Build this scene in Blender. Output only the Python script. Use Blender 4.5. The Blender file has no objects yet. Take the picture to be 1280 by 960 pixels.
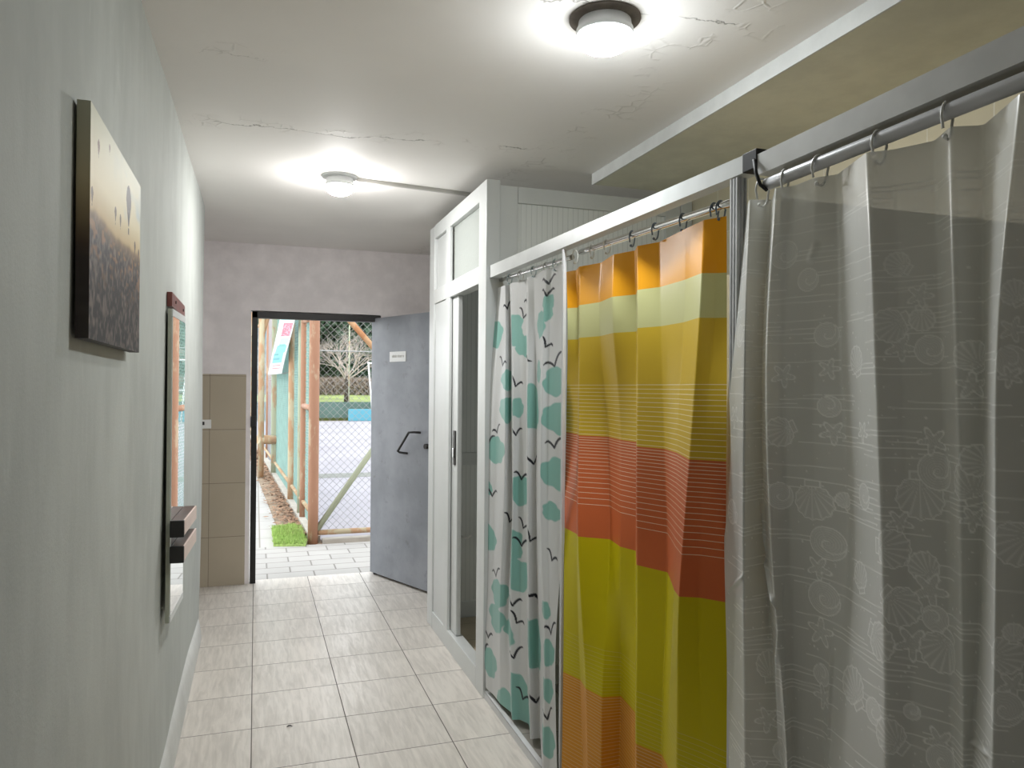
import bpy, bmesh, math, random
import numpy as np
from mathutils import Vector, Matrix
random.seed(7); rng = np.random.default_rng(7)
C = bpy.context.scene.collection
PI = math.pi

# ------------------------------------------------------------------ camera
CAM_H = 1.5
FPX, YAW, PITCH, ROLL = 938.426, 0.3291216, 0.00486818, 0.00749861
_F = np.array([math.sin(YAW)*math.cos(PITCH), math.cos(YAW)*math.cos(PITCH), math.sin(PITCH)])
_r = np.array([math.cos(YAW), -math.sin(YAW), 0.0]); _u = np.cross(_r, _F)
_R = math.cos(ROLL)*_r + math.sin(ROLL)*_u
_U = -math.sin(ROLL)*_r + math.cos(ROLL)*_u
cam_data = bpy.data.cameras.new('camera'); cam = bpy.data.objects.new('camera', cam_data); C.objects.link(cam)
cam_data.sensor_width = 36; cam_data.lens = FPX*36/1280; cam_data.clip_start = 0.02; cam_data.clip_end = 400
m = Matrix.Identity(4)
for i in range(3):
    m[i][0] = _R[i]; m[i][1] = _U[i]; m[i][2] = -_F[i]
m[2][3] = CAM_H
cam.matrix_world = m
bpy.context.scene.camera = cam

def col_y(px, X, z):
    """Y of the point of plane x=X at height z that is seen in photo column px (survey of the photograph)."""
    k = px-640; zz = z-CAM_H
    return (FPX*(X*_R[0]+zz*_R[2])-k*(X*_F[0]+zz*_F[2]))/(k*_F[1]-FPX*_R[1])

def to_px(P):
    d = P-np.array([0, 0, CAM_H]); w = d@_F
    return 640+FPX*(d@_R)/w, 480-FPX*(d@_U)/w, w

def ray(x, y): return _F+(x-640)/FPX*_R-(y-480)/FPX*_U
def on_y(x, y, Y): d = ray(x, y); return np.array([0, 0, CAM_H])+d*(Y/d[1])
def on_x(x, y, X): d = ray(x, y); return np.array([0, 0, CAM_H])+d*(X/d[0])
def on_z(x, y, z): d = ray(x, y); return np.array([0, 0, CAM_H])+d*((z-CAM_H)/d[2])

# ------------------------------------------------------------------ materials
def lin(c):
    return tuple(((v/255)/12.92 if v/255 <= .04045 else ((v/255+.055)/1.055)**2.4) for v in c)

class Nodes:
    def __init__(s, name):
        s.m = bpy.data.materials.new(name); s.m.use_nodes = True; s.t = s.m.node_tree
        s.t.nodes.clear(); s.out = s.t.nodes.new('ShaderNodeOutputMaterial')
    def add(s, typ, ins=None, **props):
        n = s.t.nodes.new(typ)
        for k, v in props.items(): setattr(n, k, v)
        for k, v in (ins or {}).items(): s.put(n.inputs[k], v)
        return n
    def put(s, sock, v):
        if hasattr(v, 'is_output'): s.t.links.new(v, sock)
        elif isinstance(v, (tuple, list)) and sock.type == 'RGBA' and len(v) == 3: sock.default_value = (*v, 1)
        else: sock.default_value = v
    def math(s, op, a, b=0.0, c=0.0, clamp=False):
        n = s.add('ShaderNodeMath', {0: a, 1: b, 2: c}, operation=op); n.use_clamp = clamp; return n.outputs[0]
    def coord(s): return s.add('ShaderNodeTexCoord').outputs['Object']
    def sep(s, v):
        n = s.add('ShaderNodeSeparateXYZ', {0: v}); return n.outputs
    def comb(s, x=0.0, y=0.0, z=0.0): return s.add('ShaderNodeCombineXYZ', {0: x, 1: y, 2: z}).outputs[0]
    def scale(s, v, sc): return s.add('ShaderNodeMapping', {'Vector': v, 'Scale': sc}).outputs[0]
    def noise(s, v, scale=5., detail=3., rough=.5, dist=0.):
        return s.add('ShaderNodeTexNoise', {'Vector': v, 'Scale': scale, 'Detail': detail, 'Roughness': rough, 'Distortion': dist}).outputs[0]
    def step(s, v, lo, hi, a=0., b=1.):
        return s.add('ShaderNodeMapRange', {0: v, 1: lo, 2: hi, 3: a, 4: b}, interpolation_type='SMOOTHSTEP').outputs[0]
    def mix(s, f, a, b):
        n = s.add('ShaderNodeMix', data_type='RGBA'); s.put(n.inputs[0], f); s.put(n.inputs[6], a); s.put(n.inputs[7], b); return n.outputs[2]
    def attr(s, name): return s.add('ShaderNodeAttribute', attribute_name=name).outputs
    def bump(s, h, strength=.3, dist=.005):
        return s.add('ShaderNodeBump', {'Height': h, 'Strength': strength, 'Distance': dist}).outputs[0]
    def bsdf(s, color, rough=.5, metal=0., normal=None, spec=.5, **kw):
        d = {'Base Color': color, 'Roughness': rough, 'Metallic': metal, 'Specular IOR Level': spec}
        if normal is not None: d['Normal'] = normal
        n = s.add('ShaderNodeBsdfPrincipled', d)
        for k, v in kw.items(): s.put(n.inputs[k], v)
        return n.outputs[0]
    def done(s, shader):
        s.t.links.new(shader, s.out.inputs[0]); return s.m

def plain(name, rgb, rough=.5, metal=0., var=.08, nscale=8., bump=0., spec=.5):
    """paint / metal / plastic: base colour with a little procedural variation"""
    g = Nodes(name); v = g.coord()
    c = lin(rgb)
    n = g.noise(v, nscale, 4.)
    col = g.mix(g.step(n, .3, .7), tuple(x*(1-var) for x in c), tuple(min(1, x*(1+var)) for x in c))
    nor = g.bump(g.noise(v, nscale*8, 3.), bump, .002) if bump else None
    return g.done(g.bsdf(col, rough, metal, nor, spec))

def plaster_mat(name, rgb, streak=False, strength=.35):
    g = Nodes(name); v = g.coord(); c = lin(rgb)
    big = g.noise(v, 1.6, 5., .55); mid = g.noise(g.scale(v, (1, 1, .35)) if streak else v, 9., 4., .6); fine = g.noise(v, 140., 3., .6)
    f = g.math('ADD', g.math('MULTIPLY', big, .6), g.math('MULTIPLY', mid, .4))
    col = g.mix(g.step(f, .36, .64), tuple(x*.90 for x in c), tuple(min(1, x*1.06) for x in c))
    if streak:   # brush-marks of lighter paint
        s2 = g.noise(g.scale(v, (3, 3, 1.1)), 2.6, 6., .7, .8)
        col = g.mix(g.step(s2, .56, .70, 0, .40), col, tuple(min(1, x*1.18) for x in c))
    h = g.math('ADD', g.math('MULTIPLY', mid, .8), g.math('MULTIPLY', fine, .25))
    return g.done(g.bsdf(col, .75, normal=g.bump(h, strength, .006), spec=.25))

def ceiling_mat():
    g = Nodes('ceiling_paint'); v = g.coord(); x, y, z = g.sep(v)
    c = lin((242, 239, 236))
    big = g.noise(v, 1.3, 4.); fine = g.noise(v, 55., 4., .6); mid = g.noise(v, 7., 4.)
    col = g.mix(g.step(big, .35, .65), tuple(k*.95 for k in c), c)
    wob = g.math('MULTIPLY', g.math('SUBTRACT', g.noise(v, 3.5, 5., .65), .5), .22)
    thin = g.math('MULTIPLY', g.math('SUBTRACT', g.noise(v, 25., 3., .6), .5), .02)
    crack = None; flake = None
    for y0, slope, x0, x1, w in ((3.30, -.10, -.3, 1.2, .0035), (1.96, -.06, .55, 1.55, .003), (2.62, .02, -.2, .2, .002)):
        d = g.math('ABSOLUTE', g.math('ADD', g.math('SUBTRACT', g.math('SUBTRACT', y, y0), g.math('MULTIPLY', x, slope)), g.math('ADD', wob, thin)))
        on = g.math('MULTIPLY', g.step(d, w*.4, w*1.6, 1, 0), g.math('MULTIPLY', g.step(x, x0, x0+.1), g.step(x, x1-.1, x1, 1, 0)))
        on = g.math('MULTIPLY', on, g.step(g.noise(v, 4.2, 2.), .42, .52))
        band = g.math('MULTIPLY', g.step(d, .01, .12, 1, 0), g.math('MULTIPLY', g.step(x, x0, x0+.1), g.step(x, x1-.1, x1, 1, 0)))
        crack = on if crack is None else g.math('MAXIMUM', crack, on)
        flake = band if flake is None else g.math('MAXIMUM', flake, band)
    dx = g.math('ABSOLUTE', g.math('ADD', g.math('SUBTRACT', x, 1.30), wob))
    seam = g.step(dx, .02, .16, 1, 0)
    flake = g.math('MAXIMUM', flake, seam)
    fl = g.add('ShaderNodeTexVoronoi', {'Vector': g.add('ShaderNodeMapping', {'Vector': v}).outputs[0], 'Scale': 16., 'Randomness': 1.}, feature='DISTANCE_TO_EDGE').outputs[0]
    chips = g.math('MULTIPLY', g.math('MULTIPLY', flake, g.step(mid, .5, .6)), g.step(fl, .0, .10, 1, .1))
    col = g.mix(g.math('MULTIPLY', crack, .6), col, lin((95, 88, 80)))
    col = g.mix(g.math('MULTIPLY', chips, .25), col, lin((165, 160, 150)))
    h = g.math('ADD', g.math('MULTIPLY', fine, .12), g.math('MULTIPLY', mid, .35))
    h = g.math('SUBTRACT', h, g.math('MULTIPLY', crack, 1.0))
    h = g.math('ADD', h, g.math('MULTIPLY', chips, .7))
    return g.done(g.bsdf(col, .7, normal=g.bump(h, .35, .006), spec=.25))

def tile_mat(name, rgb, grout, size, origin, axes=(0, 1), gw=.0022, grain=None, rough=.35, var=.06, bond=0.):
    g = Nodes(name); v = g.coord(); s = g.sep(v)
    a = g.math('DIVIDE', g.math('SUBTRACT', s[axes[0]], origin[0]), size[0])
    b = g.math('DIVIDE', g.math('SUBTRACT', s[axes[1]], origin[1]), size[1])
    ib = g.math('FLOOR', b)
    if bond: a = g.math('ADD', a, g.math('MULTIPLY', ib, bond))
    ia = g.math('FLOOR', a)
    fa = g.math('SUBTRACT', a, ia); fb = g.math('SUBTRACT', b, ib)
    da = g.math('MULTIPLY', g.math('MINIMUM', fa, g.math('SUBTRACT', 1., fa)), size[0])
    db = g.math('MULTIPLY', g.math('MINIMUM', fb, g.math('SUBTRACT', 1., fb)), size[1])
    d = g.math('MINIMUM', da, db)
    line = g.step(d, gw*.6, gw*1.4, 1, 0)
    rnd = g.add('ShaderNodeTexWhiteNoise', {'Vector': g.comb(ia, ib, 0.)}, noise_dimensions='3D')
    c = lin(rgb)
    tone = g.math('ADD', 1-var, g.math('MULTIPLY', rnd.outputs[0], 2*var))
    if grain:
        off = g.add('ShaderNodeVectorMath', {0: v, 1: g.add('ShaderNodeVectorMath', {0: rnd.outputs[1], 1: (3., 3., 3.)}, operation='MULTIPLY').outputs[0]}, operation='ADD').outputs[0]
        gr = g.noise(g.scale(off, grain), 1., 6., .62, .6)
        g2 = g.noise(off, 2.5, 3.)
        f = g.math('ADD', g.math('MULTIPLY', gr, .7), g.math('MULTIPLY', g2, .3))
        tone = g.math('MULTIPLY', tone, g.step(f, .32, .66, .84, 1.10))
        rr = g.step(f, .3, .7, rough+.14, rough-.06)
    else:
        tone = g.math('MULTIPLY', tone, g.step(g.noise(v, 3., 3.), .3, .7, .97, 1.03)); rr = rough
    col = g.add('ShaderNodeVectorMath', {0: c}, operation='SCALE'); g.put(col.inputs['Scale'], tone)
    colr = g.mix(line, col.outputs[0], lin(grout))
    nor = g.bump(g.step(d, 0., gw*2.2), .5, .0015)
    return g.done(g.bsdf(colr, g.math('MAXIMUM', rr, g.math('MULTIPLY', line, .8)) if grain else rough, normal=nor, spec=.4))

def emission_mat(name, rgb, strength):
    g = Nodes(name); v = g.coord()
    nz = g.sep(g.add('ShaderNodeNewGeometry').outputs['Normal'])[2]
    down = g.math('MAXIMUM', g.math('MULTIPLY', nz, -1.), 0.)
    st = g.math('MULTIPLY', g.math('ADD', .07, g.math('MULTIPLY', g.math('POWER', down, 1.3), .93)), strength)
    n = g.add('ShaderNodeEmission', {'Color': rgb, 'Strength': st})
    return g.done(n.outputs[0])

def rust_mat(name, base, rust, amount):
    g = Nodes(name); v = g.coord()
    n = g.noise(g.scale(v, (3, 3, 1)), 3., 5., .65)
    col = g.mix(g.step(n, .62-amount*.4, .72-amount*.4), lin(base), lin(rust))
    return g.done(g.bsdf(col, .65, normal=g.bump(g.noise(v, 90., 3.), .2, .002), spec=.3))

def film(name, transl, alpha, rough, use_attr, base=(200, 200, 200), printed=None, bump=.12, spec=.5, nscale=22.):
    """thin plastic curtain: reflects, lets light through, and may be partly clear"""
    g = Nodes(name); v = g.coord()
    if use_attr: col = g.attr('print_colour')[0]
    else: col = lin(base)
    h = g.noise(g.scale(v, (1, 1, .45)), nscale, 3., .5, .4)
    nor = g.bump(h, bump, .008)
    p = g.bsdf(col, rough, normal=nor, spec=spec)
    t = g.add('ShaderNodeBsdfTranslucent', {'Color': col, 'Normal': nor}).outputs[0]
    sh = g.add('ShaderNodeMixShader', {0: transl, 1: p, 2: t}).outputs[0]
    if alpha is not None:
        tr = g.add('ShaderNodeBsdfTransparent', {'Color': (1, 1, 1)}).outputs[0]
        a = g.attr('print_alpha')[2] if alpha == 'attr' else alpha
        sh = g.add('ShaderNodeMixShader', {0: a, 1: tr, 2: sh}).outputs[0]
    return g.done(sh)

M = {}
M['wall'] = plaster_mat('wall_plaster', (180, 184, 180), True, .42)
M['wall_smooth'] = plaster_mat('wall_paint', (236, 230, 231), False, .12)
M['skirt'] = plaster_mat('skirting_cement', (205, 206, 203), False, .3)
M['soffit'] = plaster_mat('soffit_paint', (222, 221, 206), False, .4)
M['soffit_edge'] = plaster_mat('soffit_edge_paint', (214, 216, 215), False, .15)
M['ceiling'] = ceiling_mat()
M['floor'] = tile_mat('floor_tiles', (206, 200, 192), (92, 86, 80), (.4037, .3875), (-.004, 5.8026), (0, 1), .0021, (46., 5., 1.), .34, .03)
M['wall_tile'] = tile_mat('beige_wall_tiles', (178, 167, 148), (118, 108, 94), (.62, .402), (-.322, -.036), (0, 2), .0016, None, .3, .02)
M['stall_tile'] = tile_mat('stall_wall_tiles', (214, 206, 182), (232, 228, 215), (.25, .33), (0, 1.95), (1, 2), .002, None, .3, .03)
M['stall_tile_x'] = tile_mat('stall_side_tiles', (214, 206, 182), (232, 228, 215), (.25, .33), (1.1, 1.95), (0, 2), .002, None, .3, .03)
M['stall_floor'] = tile_mat('stall_floor_tiles', (150, 147, 140), (95, 92, 88), (.2, .2), (0, 0), (0, 1), .002, None, .4, .05)
M['cubicle_floor'] = tile_mat('cubicle_floor_tiles', (190, 178, 155), (110, 100, 85), (.3, .3), (1.3, .1), (0, 1), .002, None, .4, .05)
M['white_pvc'] = plain('white_plastic', (205, 208, 207), .38, 0, .03, 4.)
M['alu'] = plain('brushed_aluminium', (206, 207, 208), .42, .0, .05, 12.)
M['beam_grey'] = plain('grey_painted_profile', (206, 207, 206), .45, .0, .06, 10., .05)
M['beam_white'] = plain('white_painted_profile', (200, 203, 202), .42, .0, .05, 10., .05)
M['chrome'] = plain('chrome', (226, 226, 226), .12, 1., .02, 4.)
M['rod_grey'] = plain('grey_rod', (188, 189, 192), .38, .0, .04, 10.)
M['black'] = plain('black_paint', (30, 29, 28), .5, 0, .2, 8., .1)
M['black_rubber'] = plain('black_rubber', (18, 18, 18), .7, 0, .1)
M['dark_metal'] = plain('dark_metal', (48, 46, 44), .4, .6, .1)
M['door_grey'] = None
M['white_pl'] = plain('white_plastic_gloss', (232, 232, 230), .35, 0, .02)
M['hook_white'] = plain('white_ring_plastic', (222, 222, 218), .35, 0, .03)
M['hook_blue'] = plain('slate_ring_plastic', (104, 118, 132), .35, 0, .06)
M['hook_pale'] = plain('pale_blue_ring_plastic', (186, 202, 206), .35, 0, .06)
M['glow'] = emission_mat('lamp_diffuser', (.94, .985, 1.0), 235.0); M['glow2'] = emission_mat('lamp_diffuser_bright', (1.0, .985, .97), 500.0)
M['lamp_base'] = plain('lamp_base_plastic', (222, 224, 224), .4, 0, .02)
M['bare_ring'] = plain('bare_plaster', (112, 104, 96), .85, 0, .15, 30., .3)
M['mirror_glass'] = plain('mirror_silver', (238, 241, 240), .015, 1., .0)
M['frame_edge'] = plain('pale_green_edge', (168, 172, 158), .5, 0, .05)
M['red_wood'] = plain('red_brown_wood', (112, 62, 56), .4, 0, .2, 14., .1)
M['shelf_wood'] = plain('dark_brown_wood', (70, 48, 40), .4, 0, .2, 14., .1)
M['shelf_edge_lit'] = plain('lit_pink_edge', (216, 196, 186), .45, 0, .06)  # front faces catching light, painted pale against the dark brown boards
M['trunking'] = plain('grey_white_trunking', (182, 180, 174), .5, 0, .03)

def door_paint():
    g = Nodes('door_grey_paint'); v = g.coord()
    n = g.noise(v, 2.2, 5., .6); n2 = g.noise(v, 11., 5., .7)
    col = g.mix(g.step(n, .35, .68), lin((128, 133, 140)), lin((150, 154, 162)))
    col = g.mix(g.step(n2, .58, .72, 0, .45), col, lin((104, 104, 104)))
    return g.done(g.bsdf(col, .42, .0, g.bump(n2, .15, .004), .45))
M['door_grey'] = door_paint()

# ------------------------------------------------------------------ mesh helpers
def link(o, parent=None):
    C.objects.link(o)
    if parent is not None: o.parent = parent
    return o

def tag(o, label=None, cat=None, group=None, kind=None):
    if label: o['label'] = label
    if cat: o['category'] = cat
    if group: o['group'] = group
    if kind: o['kind'] = kind
    return o

def empty(name, loc, label, cat, group=None, kind=None, rot=0.):
    o = bpy.data.objects.new(name, None); o.location = loc; o.rotation_euler = (0, 0, rot); o.empty_display_size = .05
    C.objects.link(o); return tag(o, label, cat, group, kind)

class MB:
    """collects shapes into one mesh object"""
    def __init__(s): s.bm = bmesh.new()
    def box(s, lo, hi, bevel=0., rot=None, about=None):
        c = [(lo[i]+hi[i])/2 for i in range(3)]; d = [abs(hi[i]-lo[i]) for i in range(3)]
        r = bmesh.ops.create_cube(s.bm, size=1.)
        vs = r['verts']
        for v in vs: v.co = Vector((v.co.x*d[0], v.co.y*d[1], v.co.z*d[2]))
        if bevel:
            es = list({e for v in vs for e in v.link_edges})
            rr = bmesh.ops.bevel(s.bm, geom=es, offset=min(bevel, min(d)*.45), segments=2, affect='EDGES', profile=.5)
            vs = list({v for f in rr['faces'] for v in f.verts} | {v for v in vs if v.is_valid})
        for v in vs:
            p = Vector(v.co)
            if rot is not None: p = rot @ p
            v.co = p+Vector(c)
        return s
    def hexa(s, p):
        """box from eight corners: four of the bottom ring then four of the top ring"""
        v = [s.bm.verts.new(Vector(q)) for q in p]
        for f in ((3, 2, 1, 0), (4, 5, 6, 7), (0, 1, 5, 4), (1, 2, 6, 5), (2, 3, 7, 6), (3, 0, 4, 7)): s.bm.faces.new([v[i] for i in f])
        return s
    def tube(s, pts, r, n=10, closed=False, caps=True, radii=None):
        pts = [Vector(p) for p in pts]; N = len(pts); rings = []
        prev = None
        for i, p in enumerate(pts):
            if closed: t = pts[(i+1) % N]-pts[i-1]
            else: t = pts[min(i+1, N-1)]-pts[max(i-1, 0)]
            t.normalize()
            if prev is None:
                a = Vector((0, 0, 1)) if abs(t.z) < .9 else Vector((1, 0, 0)); u = t.cross(a).normalized()
            else: u = (prev-t*prev.dot(t)).normalized()
            prev = u; w = t.cross(u)
            rr = radii[i] if radii else r
            rings.append([s.bm.verts.new(p+(u*math.cos(2*PI*k/n)+w*math.sin(2*PI*k/n))*rr) for k in range(n)])
        for i in range(N if closed else N-1):
            A, B = rings[i], rings[(i+1) % N]
            for k in range(n): 
                f = s.bm.faces.new((A[k], A[(k+1) % n], B[(k+1) % n], B[k])); f.smooth = n > 5
        if caps and not closed: s.bm.faces.new(rings[0][::-1]); s.bm.faces.new(rings[-1])
        return s
    def lathe(s, prof, c, n=40):
        """profile of (radius, z) turned about the vertical through c"""
        rings = []
        for r, z in prof:
            if r < 1e-6: rings.append([s.bm.verts.new((c[0], c[1], c[2]+z))])
            else: rings.append([s.bm.verts.new((c[0]+r*math.cos(2*PI*k/n), c[1]+r*math.sin(2*PI*k/n), c[2]+z)) for k in range(n)])
        for A, B in zip(rings, rings[1:]):
            for k in range(n):
                a = [A[k % len(A)], A[(k+1) % len(A)], B[(k+1) % len(B)], B[k % len(B)]]
                u = []
                for q in a:
                    if q not in u: u.append(q)
                if len(u) > 2:
                    f = s.bm.faces.new(u); f.smooth = True
        return s
    def build(s, name, mat, parent=None, loc=None, smooth=False, fix=True):
        if fix: bmesh.ops.recalc_face_normals(s.bm, faces=s.bm.faces)
        me = bpy.data.meshes.new(name)
        if smooth:
            for f in s.bm.faces: f.smooth = True
        s.bm.to_mesh(me); s.bm.free()
        me.materials.append(mat)
        o = bpy.data.objects.new(name, me)
        if loc is not None: o.location = loc
        return link(o, parent)

def np_mesh(name, V, F, mat, parent=None, smooth=True):
    me = bpy.data.meshes.new(name)
    V = np.asarray(V, np.float32); F = np.asarray(F, np.int32); k = F.shape[1]
    me.vertices.add(len(V)); me.vertices.foreach_set('co', V.ravel())
    me.loops.add(F.size); me.loops.foreach_set('vertex_index', F.ravel())
    me.polygons.add(len(F)); me.polygons.foreach_set('loop_start', np.arange(0, F.size, k, dtype=np.int32))
    me.polygons.foreach_set('loop_total', np.full(len(F), k, np.int32))
    me.update(calc_edges=True); me.validate()
    me.polygons.foreach_set('use_smooth', np.full(len(F), smooth, bool))
    me.materials.append(mat)
    o = bpy.data.objects.new(name, me); link(o, parent); return o

def grid_faces(nr, nc):
    i = np.arange(nr-1)[:, None]*nc+np.arange(nc-1)[None, :]
    return np.stack([i, i+1, i+nc+1, i+nc], -1).reshape(-1, 4)

def box_obj(name, lo, hi, mat, parent=None, bevel=0.):
    return MB().box(lo, hi, bevel).build(name, mat, parent)

def struct(o, label=None):
    o['kind'] = 'structure'
    if label: o['label'] = label
    return o

# ------------------------------------------------------------------ the room
ZC = 2.58
struct(box_obj('floor', (-1.3, -2.3, -.12), (2.35, 6.13, 0), M['floor']), 'pale wood-grain stone floor tiles with dark joints')
struct(box_obj('ceiling', (-1.3, -2.3, ZC), (2.35, 6.2, ZC+.15), M['ceiling']), 'white cracked and flaking plaster ceiling')
# lowered strip over the shower stalls
MB().box((1.603, -2.3, 2.525), (2.35, 3.44, 2.5795)).build('trim_1', M['soffit'])
struct(bpy.data.objects['trim_1'], 'beige rough soffit lowered over the shower stalls')
struct(box_obj('trim_2', (1.595, -2.3, 2.524), (1.603, 3.45, 2.5795), M['soffit_edge']), 'white painted edge strip along the soffit')

# left wall: hand-plastered, slightly wavy, ending at a rounded corner
def left_wall():
    ys = np.concatenate([np.linspace(-2.3, 4.9, 145)]); zs = np.linspace(0, ZC, 60)
    def X(y, z):
        return -.308+.005*np.sin(y*1.3+z*1.1)+.0015*np.sin(y*4.3-z*2.2)+.0025*np.sin(z*3.1+y)+.011*np.clip((y-3.6)/1.3, 0, 1)*(z/ZC-.45)
    path = [(X(y, zs), np.full_like(zs, y)) for y in ys]
    for a in np.linspace(.12, PI/2, 9):
        path.append((X(4.9, zs)-.10*(1-np.cos(a)), np.full_like(zs, 4.9+.10*np.sin(a))))
    for x in (-.7, -1.3): path.append((np.full_like(zs, x), np.full_like(zs, 5.0)))
    V = np.array([np.stack([px, py, zs], -1) for px, py in path])       # (n, nz, 3)
    n, nz = V.shape[:2]
    F = grid_faces(n, nz)[:, ::-1]
    B = np.array([[-1.3, -2.3, z] for z in (0, ZC)])
    o = np_mesh('wall_left', V.reshape(-1, 3), F, M['wall'])
    return o
struct(left_wall(), 'rough grey-white plastered wall along the corridor')
# skirting of cement that fades into the wall
def skirting():
    ys = np.linspace(-2.3, 4.98, 120); V = []
    prof = [(-.325, .135), (-.311, .125), (-.299, .095), (-.293, .05), (-.290, .0)]
    for y in ys:
        k = 1 if y < 4.8 else max(.05, 1-(y-4.8)/.2)
        w = .004*math.sin(y*3.1)+.003*math.sin(y*7.7)
        V += [(x+w*(z > .01) if k == 1 else -.325+(x+.325)*k, y, z*(1+.12*math.sin(y*2.3))) for x, z in prof]
    return np_mesh('baseboard_left', V, grid_faces(len(ys), len(prof)), M['skirt'])
struct(skirting(), 'rounded white cement skirting under the left wall')
struct(box_obj('wall_recess', (-1.42, 4.99, 0), (-1.3, 6.2, ZC), M['wall_smooth']), 'white wall of the recess by the exit')
YB = 6.03
w = MB()
w.box((-1.42, YB, 0), (-.035, YB+.15, ZC)); w.box((.945, YB, 0), (2.35, YB+.15, ZC)); w.box((-.035, YB, 2.072), (.945, YB+.15, ZC))
struct(w.build('wall_far', M['wall_smooth']), 'pale grey wall with the exit doorway')
struct(box_obj('wall_right', (2.2, -2.3, 0), (2.35, YB, ZC), M['stall_tile']), 'beige tiled wall at the back of the showers')
struct(box_obj('wall_rear', (-1.3, -2.42, 0), (2.35, -2.3, ZC), M['wall_smooth']), 'white wall behind the camera')
struct(box_obj('wall_corridor', (1.10, -2.3, 0), (1.2, .40, ZC), M['wall_smooth']), 'white wall before the first shower')
# beige tile wainscot on the far wall
MB().box((-1.29, YB-.012, 0), (-.067, YB-.0005, 1.585), .002).build('trim_3', M['wall_tile'])
struct(bpy.data.objects['trim_3'], 'beige tile wainscot left of the exit door')
# stall partitions
for k, yy in enumerate((2.52, 1.46)):
    o = box_obj('wall_stall' if k == 0 else 'wall_stall_near', (1.16, yy, 0.02), (2.2, yy+.05, 1.95), M['stall_tile_x'])
    struct(o, ('beige tiled partition behind the yellow curtain', 'beige tiled partition behind the grey curtain')[k])
struct(box_obj('floor_showers', (1.20, .4, .0005), (2.2, 3.5, .02), M['stall_floor']), 'grey tiled floor of the shower stalls')
# kerb of the showers with its metal edging
t = MB().box((1.062, .42, 0.0005), (1.2, 3.52, .032), .003).build('trim_4', M['stall_floor']); struct(t, 'low grey kerb under the shower curtains')
e = MB(); e.box((1.056, .42, .001), (1.0615, 3.52, .037)); e.box((1.056, .42, .034), (1.078, 3.52, .0375))
struct(e.build('trim_5', M['alu']), 'aluminium edging strip along the shower kerb')

sq = on_z(362, 909, 0)
sk = MB().tube([(sq[0]-.012, sq[1], .003), (sq[0]-.004, sq[1]+.004, .006), (sq[0]+.004, sq[1]+.002, .006), (sq[0]+.012, sq[1]-.002, .003)], .002, 8, radii=[.0012, .0028, .0028, .0010]).build('floor_speck', M['black'])
tag(sk, 'tiny black speck lying alone on a floor tile', 'speck')

# ------------------------------------------------------------------ exit door
dr = empty('door_1', (.905, 6.055, 0), 'dark grey steel exit door standing open inward', None, None, 'structure')
fr = MB()
fr.box((-.030, YB-.008, 0), (.012, YB+.07, 2.065), .003); fr.box((-.030, YB-.008, 2.016), (.945, YB+.07, 2.066), .003); fr.box((.905, YB+.005, 0), (.945, YB+.07, 2.065), .003)
fo = fr.build('door_frame', M['black']); struct(fo, 'black steel frame of the exit doorway'); fo.name = 'trim_6'
# leaf in its own space: x along the leaf from the hinge, y thickness
ang = math.atan2(5.35-6.05, 1.2-.9)
dr.rotation_euler = (0, 0, ang)
MB().box((-.02, -.020, .018), (.90, .020, 2.045), .004).build('leaf', M['door_grey'], dr)
def door_pts(l): return [(x, -.02-d, z) for x, d, z in l]
MB().tube(door_pts([(.665, -.002, 1.165), (.645, .045, 1.168), (.60, .058, 1.165), (.53, .060, 1.09), (.455, .058, 1.018), (.462, .045, 1.008), (.50, -.002, 1.000)]), .0085, 10).build('handle', M['black'], dr)
MB().tube([(.765, -.015, 1.07), (.765, -.05, 1.07)], .019, 16).build('lock_cylinder', M['dark_metal'], dr)
sp = MB().box((.250, -.024, 1.692), (.470, -.0195, 1.770), .001).build('sign_plate', M['white_pl'], dr)
# small unreadable line of grey lettering, drawn as strokes
tx = MB(); random.seed(3)
x = .285
while x < .44:
    hgt = random.choice((.016, .016, .022)); wd = random.uniform(.006, .012)
    tx.box((x, -.0252, 1.724), (x+.0028, -.0238, 1.724+hgt)); tx.box((x, -.0252, 1.724+.013), (x+wd, -.0238, 1.7265+.013))
    if random.random() < .6: tx.box((x+wd-.0028, -.0252, 1.724), (x+wd, -.0238, 1.739))
    x += wd+.004
tx.build('lettering', M['trunking'], sp)
for z in (.25, 1.85): MB().tube([(-.012, .028, z-.05), (-.012, .028, z+.05)], .009, 10).build('hinge', M['dark_metal'], dr)
# latch on the jamb
MB().box((-.034, YB-.022, 1.19), (.004, YB-.0085, 1.27), .003).build('strike_plate', M['black'], fo)
# small switch on the wainscot
sw = empty('light_switch', (-.35, YB-.012, 1.215), 'small cream switch plate on beige tile beside the wall corner', 'switch')
MB().box((-.045, -.010, -.036), (.040, -.0003, .030), .003).build('plate', M['white_pl'], sw)
MB().box((-.030, -.014, -.010), (-.006, -.0102, .016), .002).build('rocker', M['black'], sw)

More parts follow.
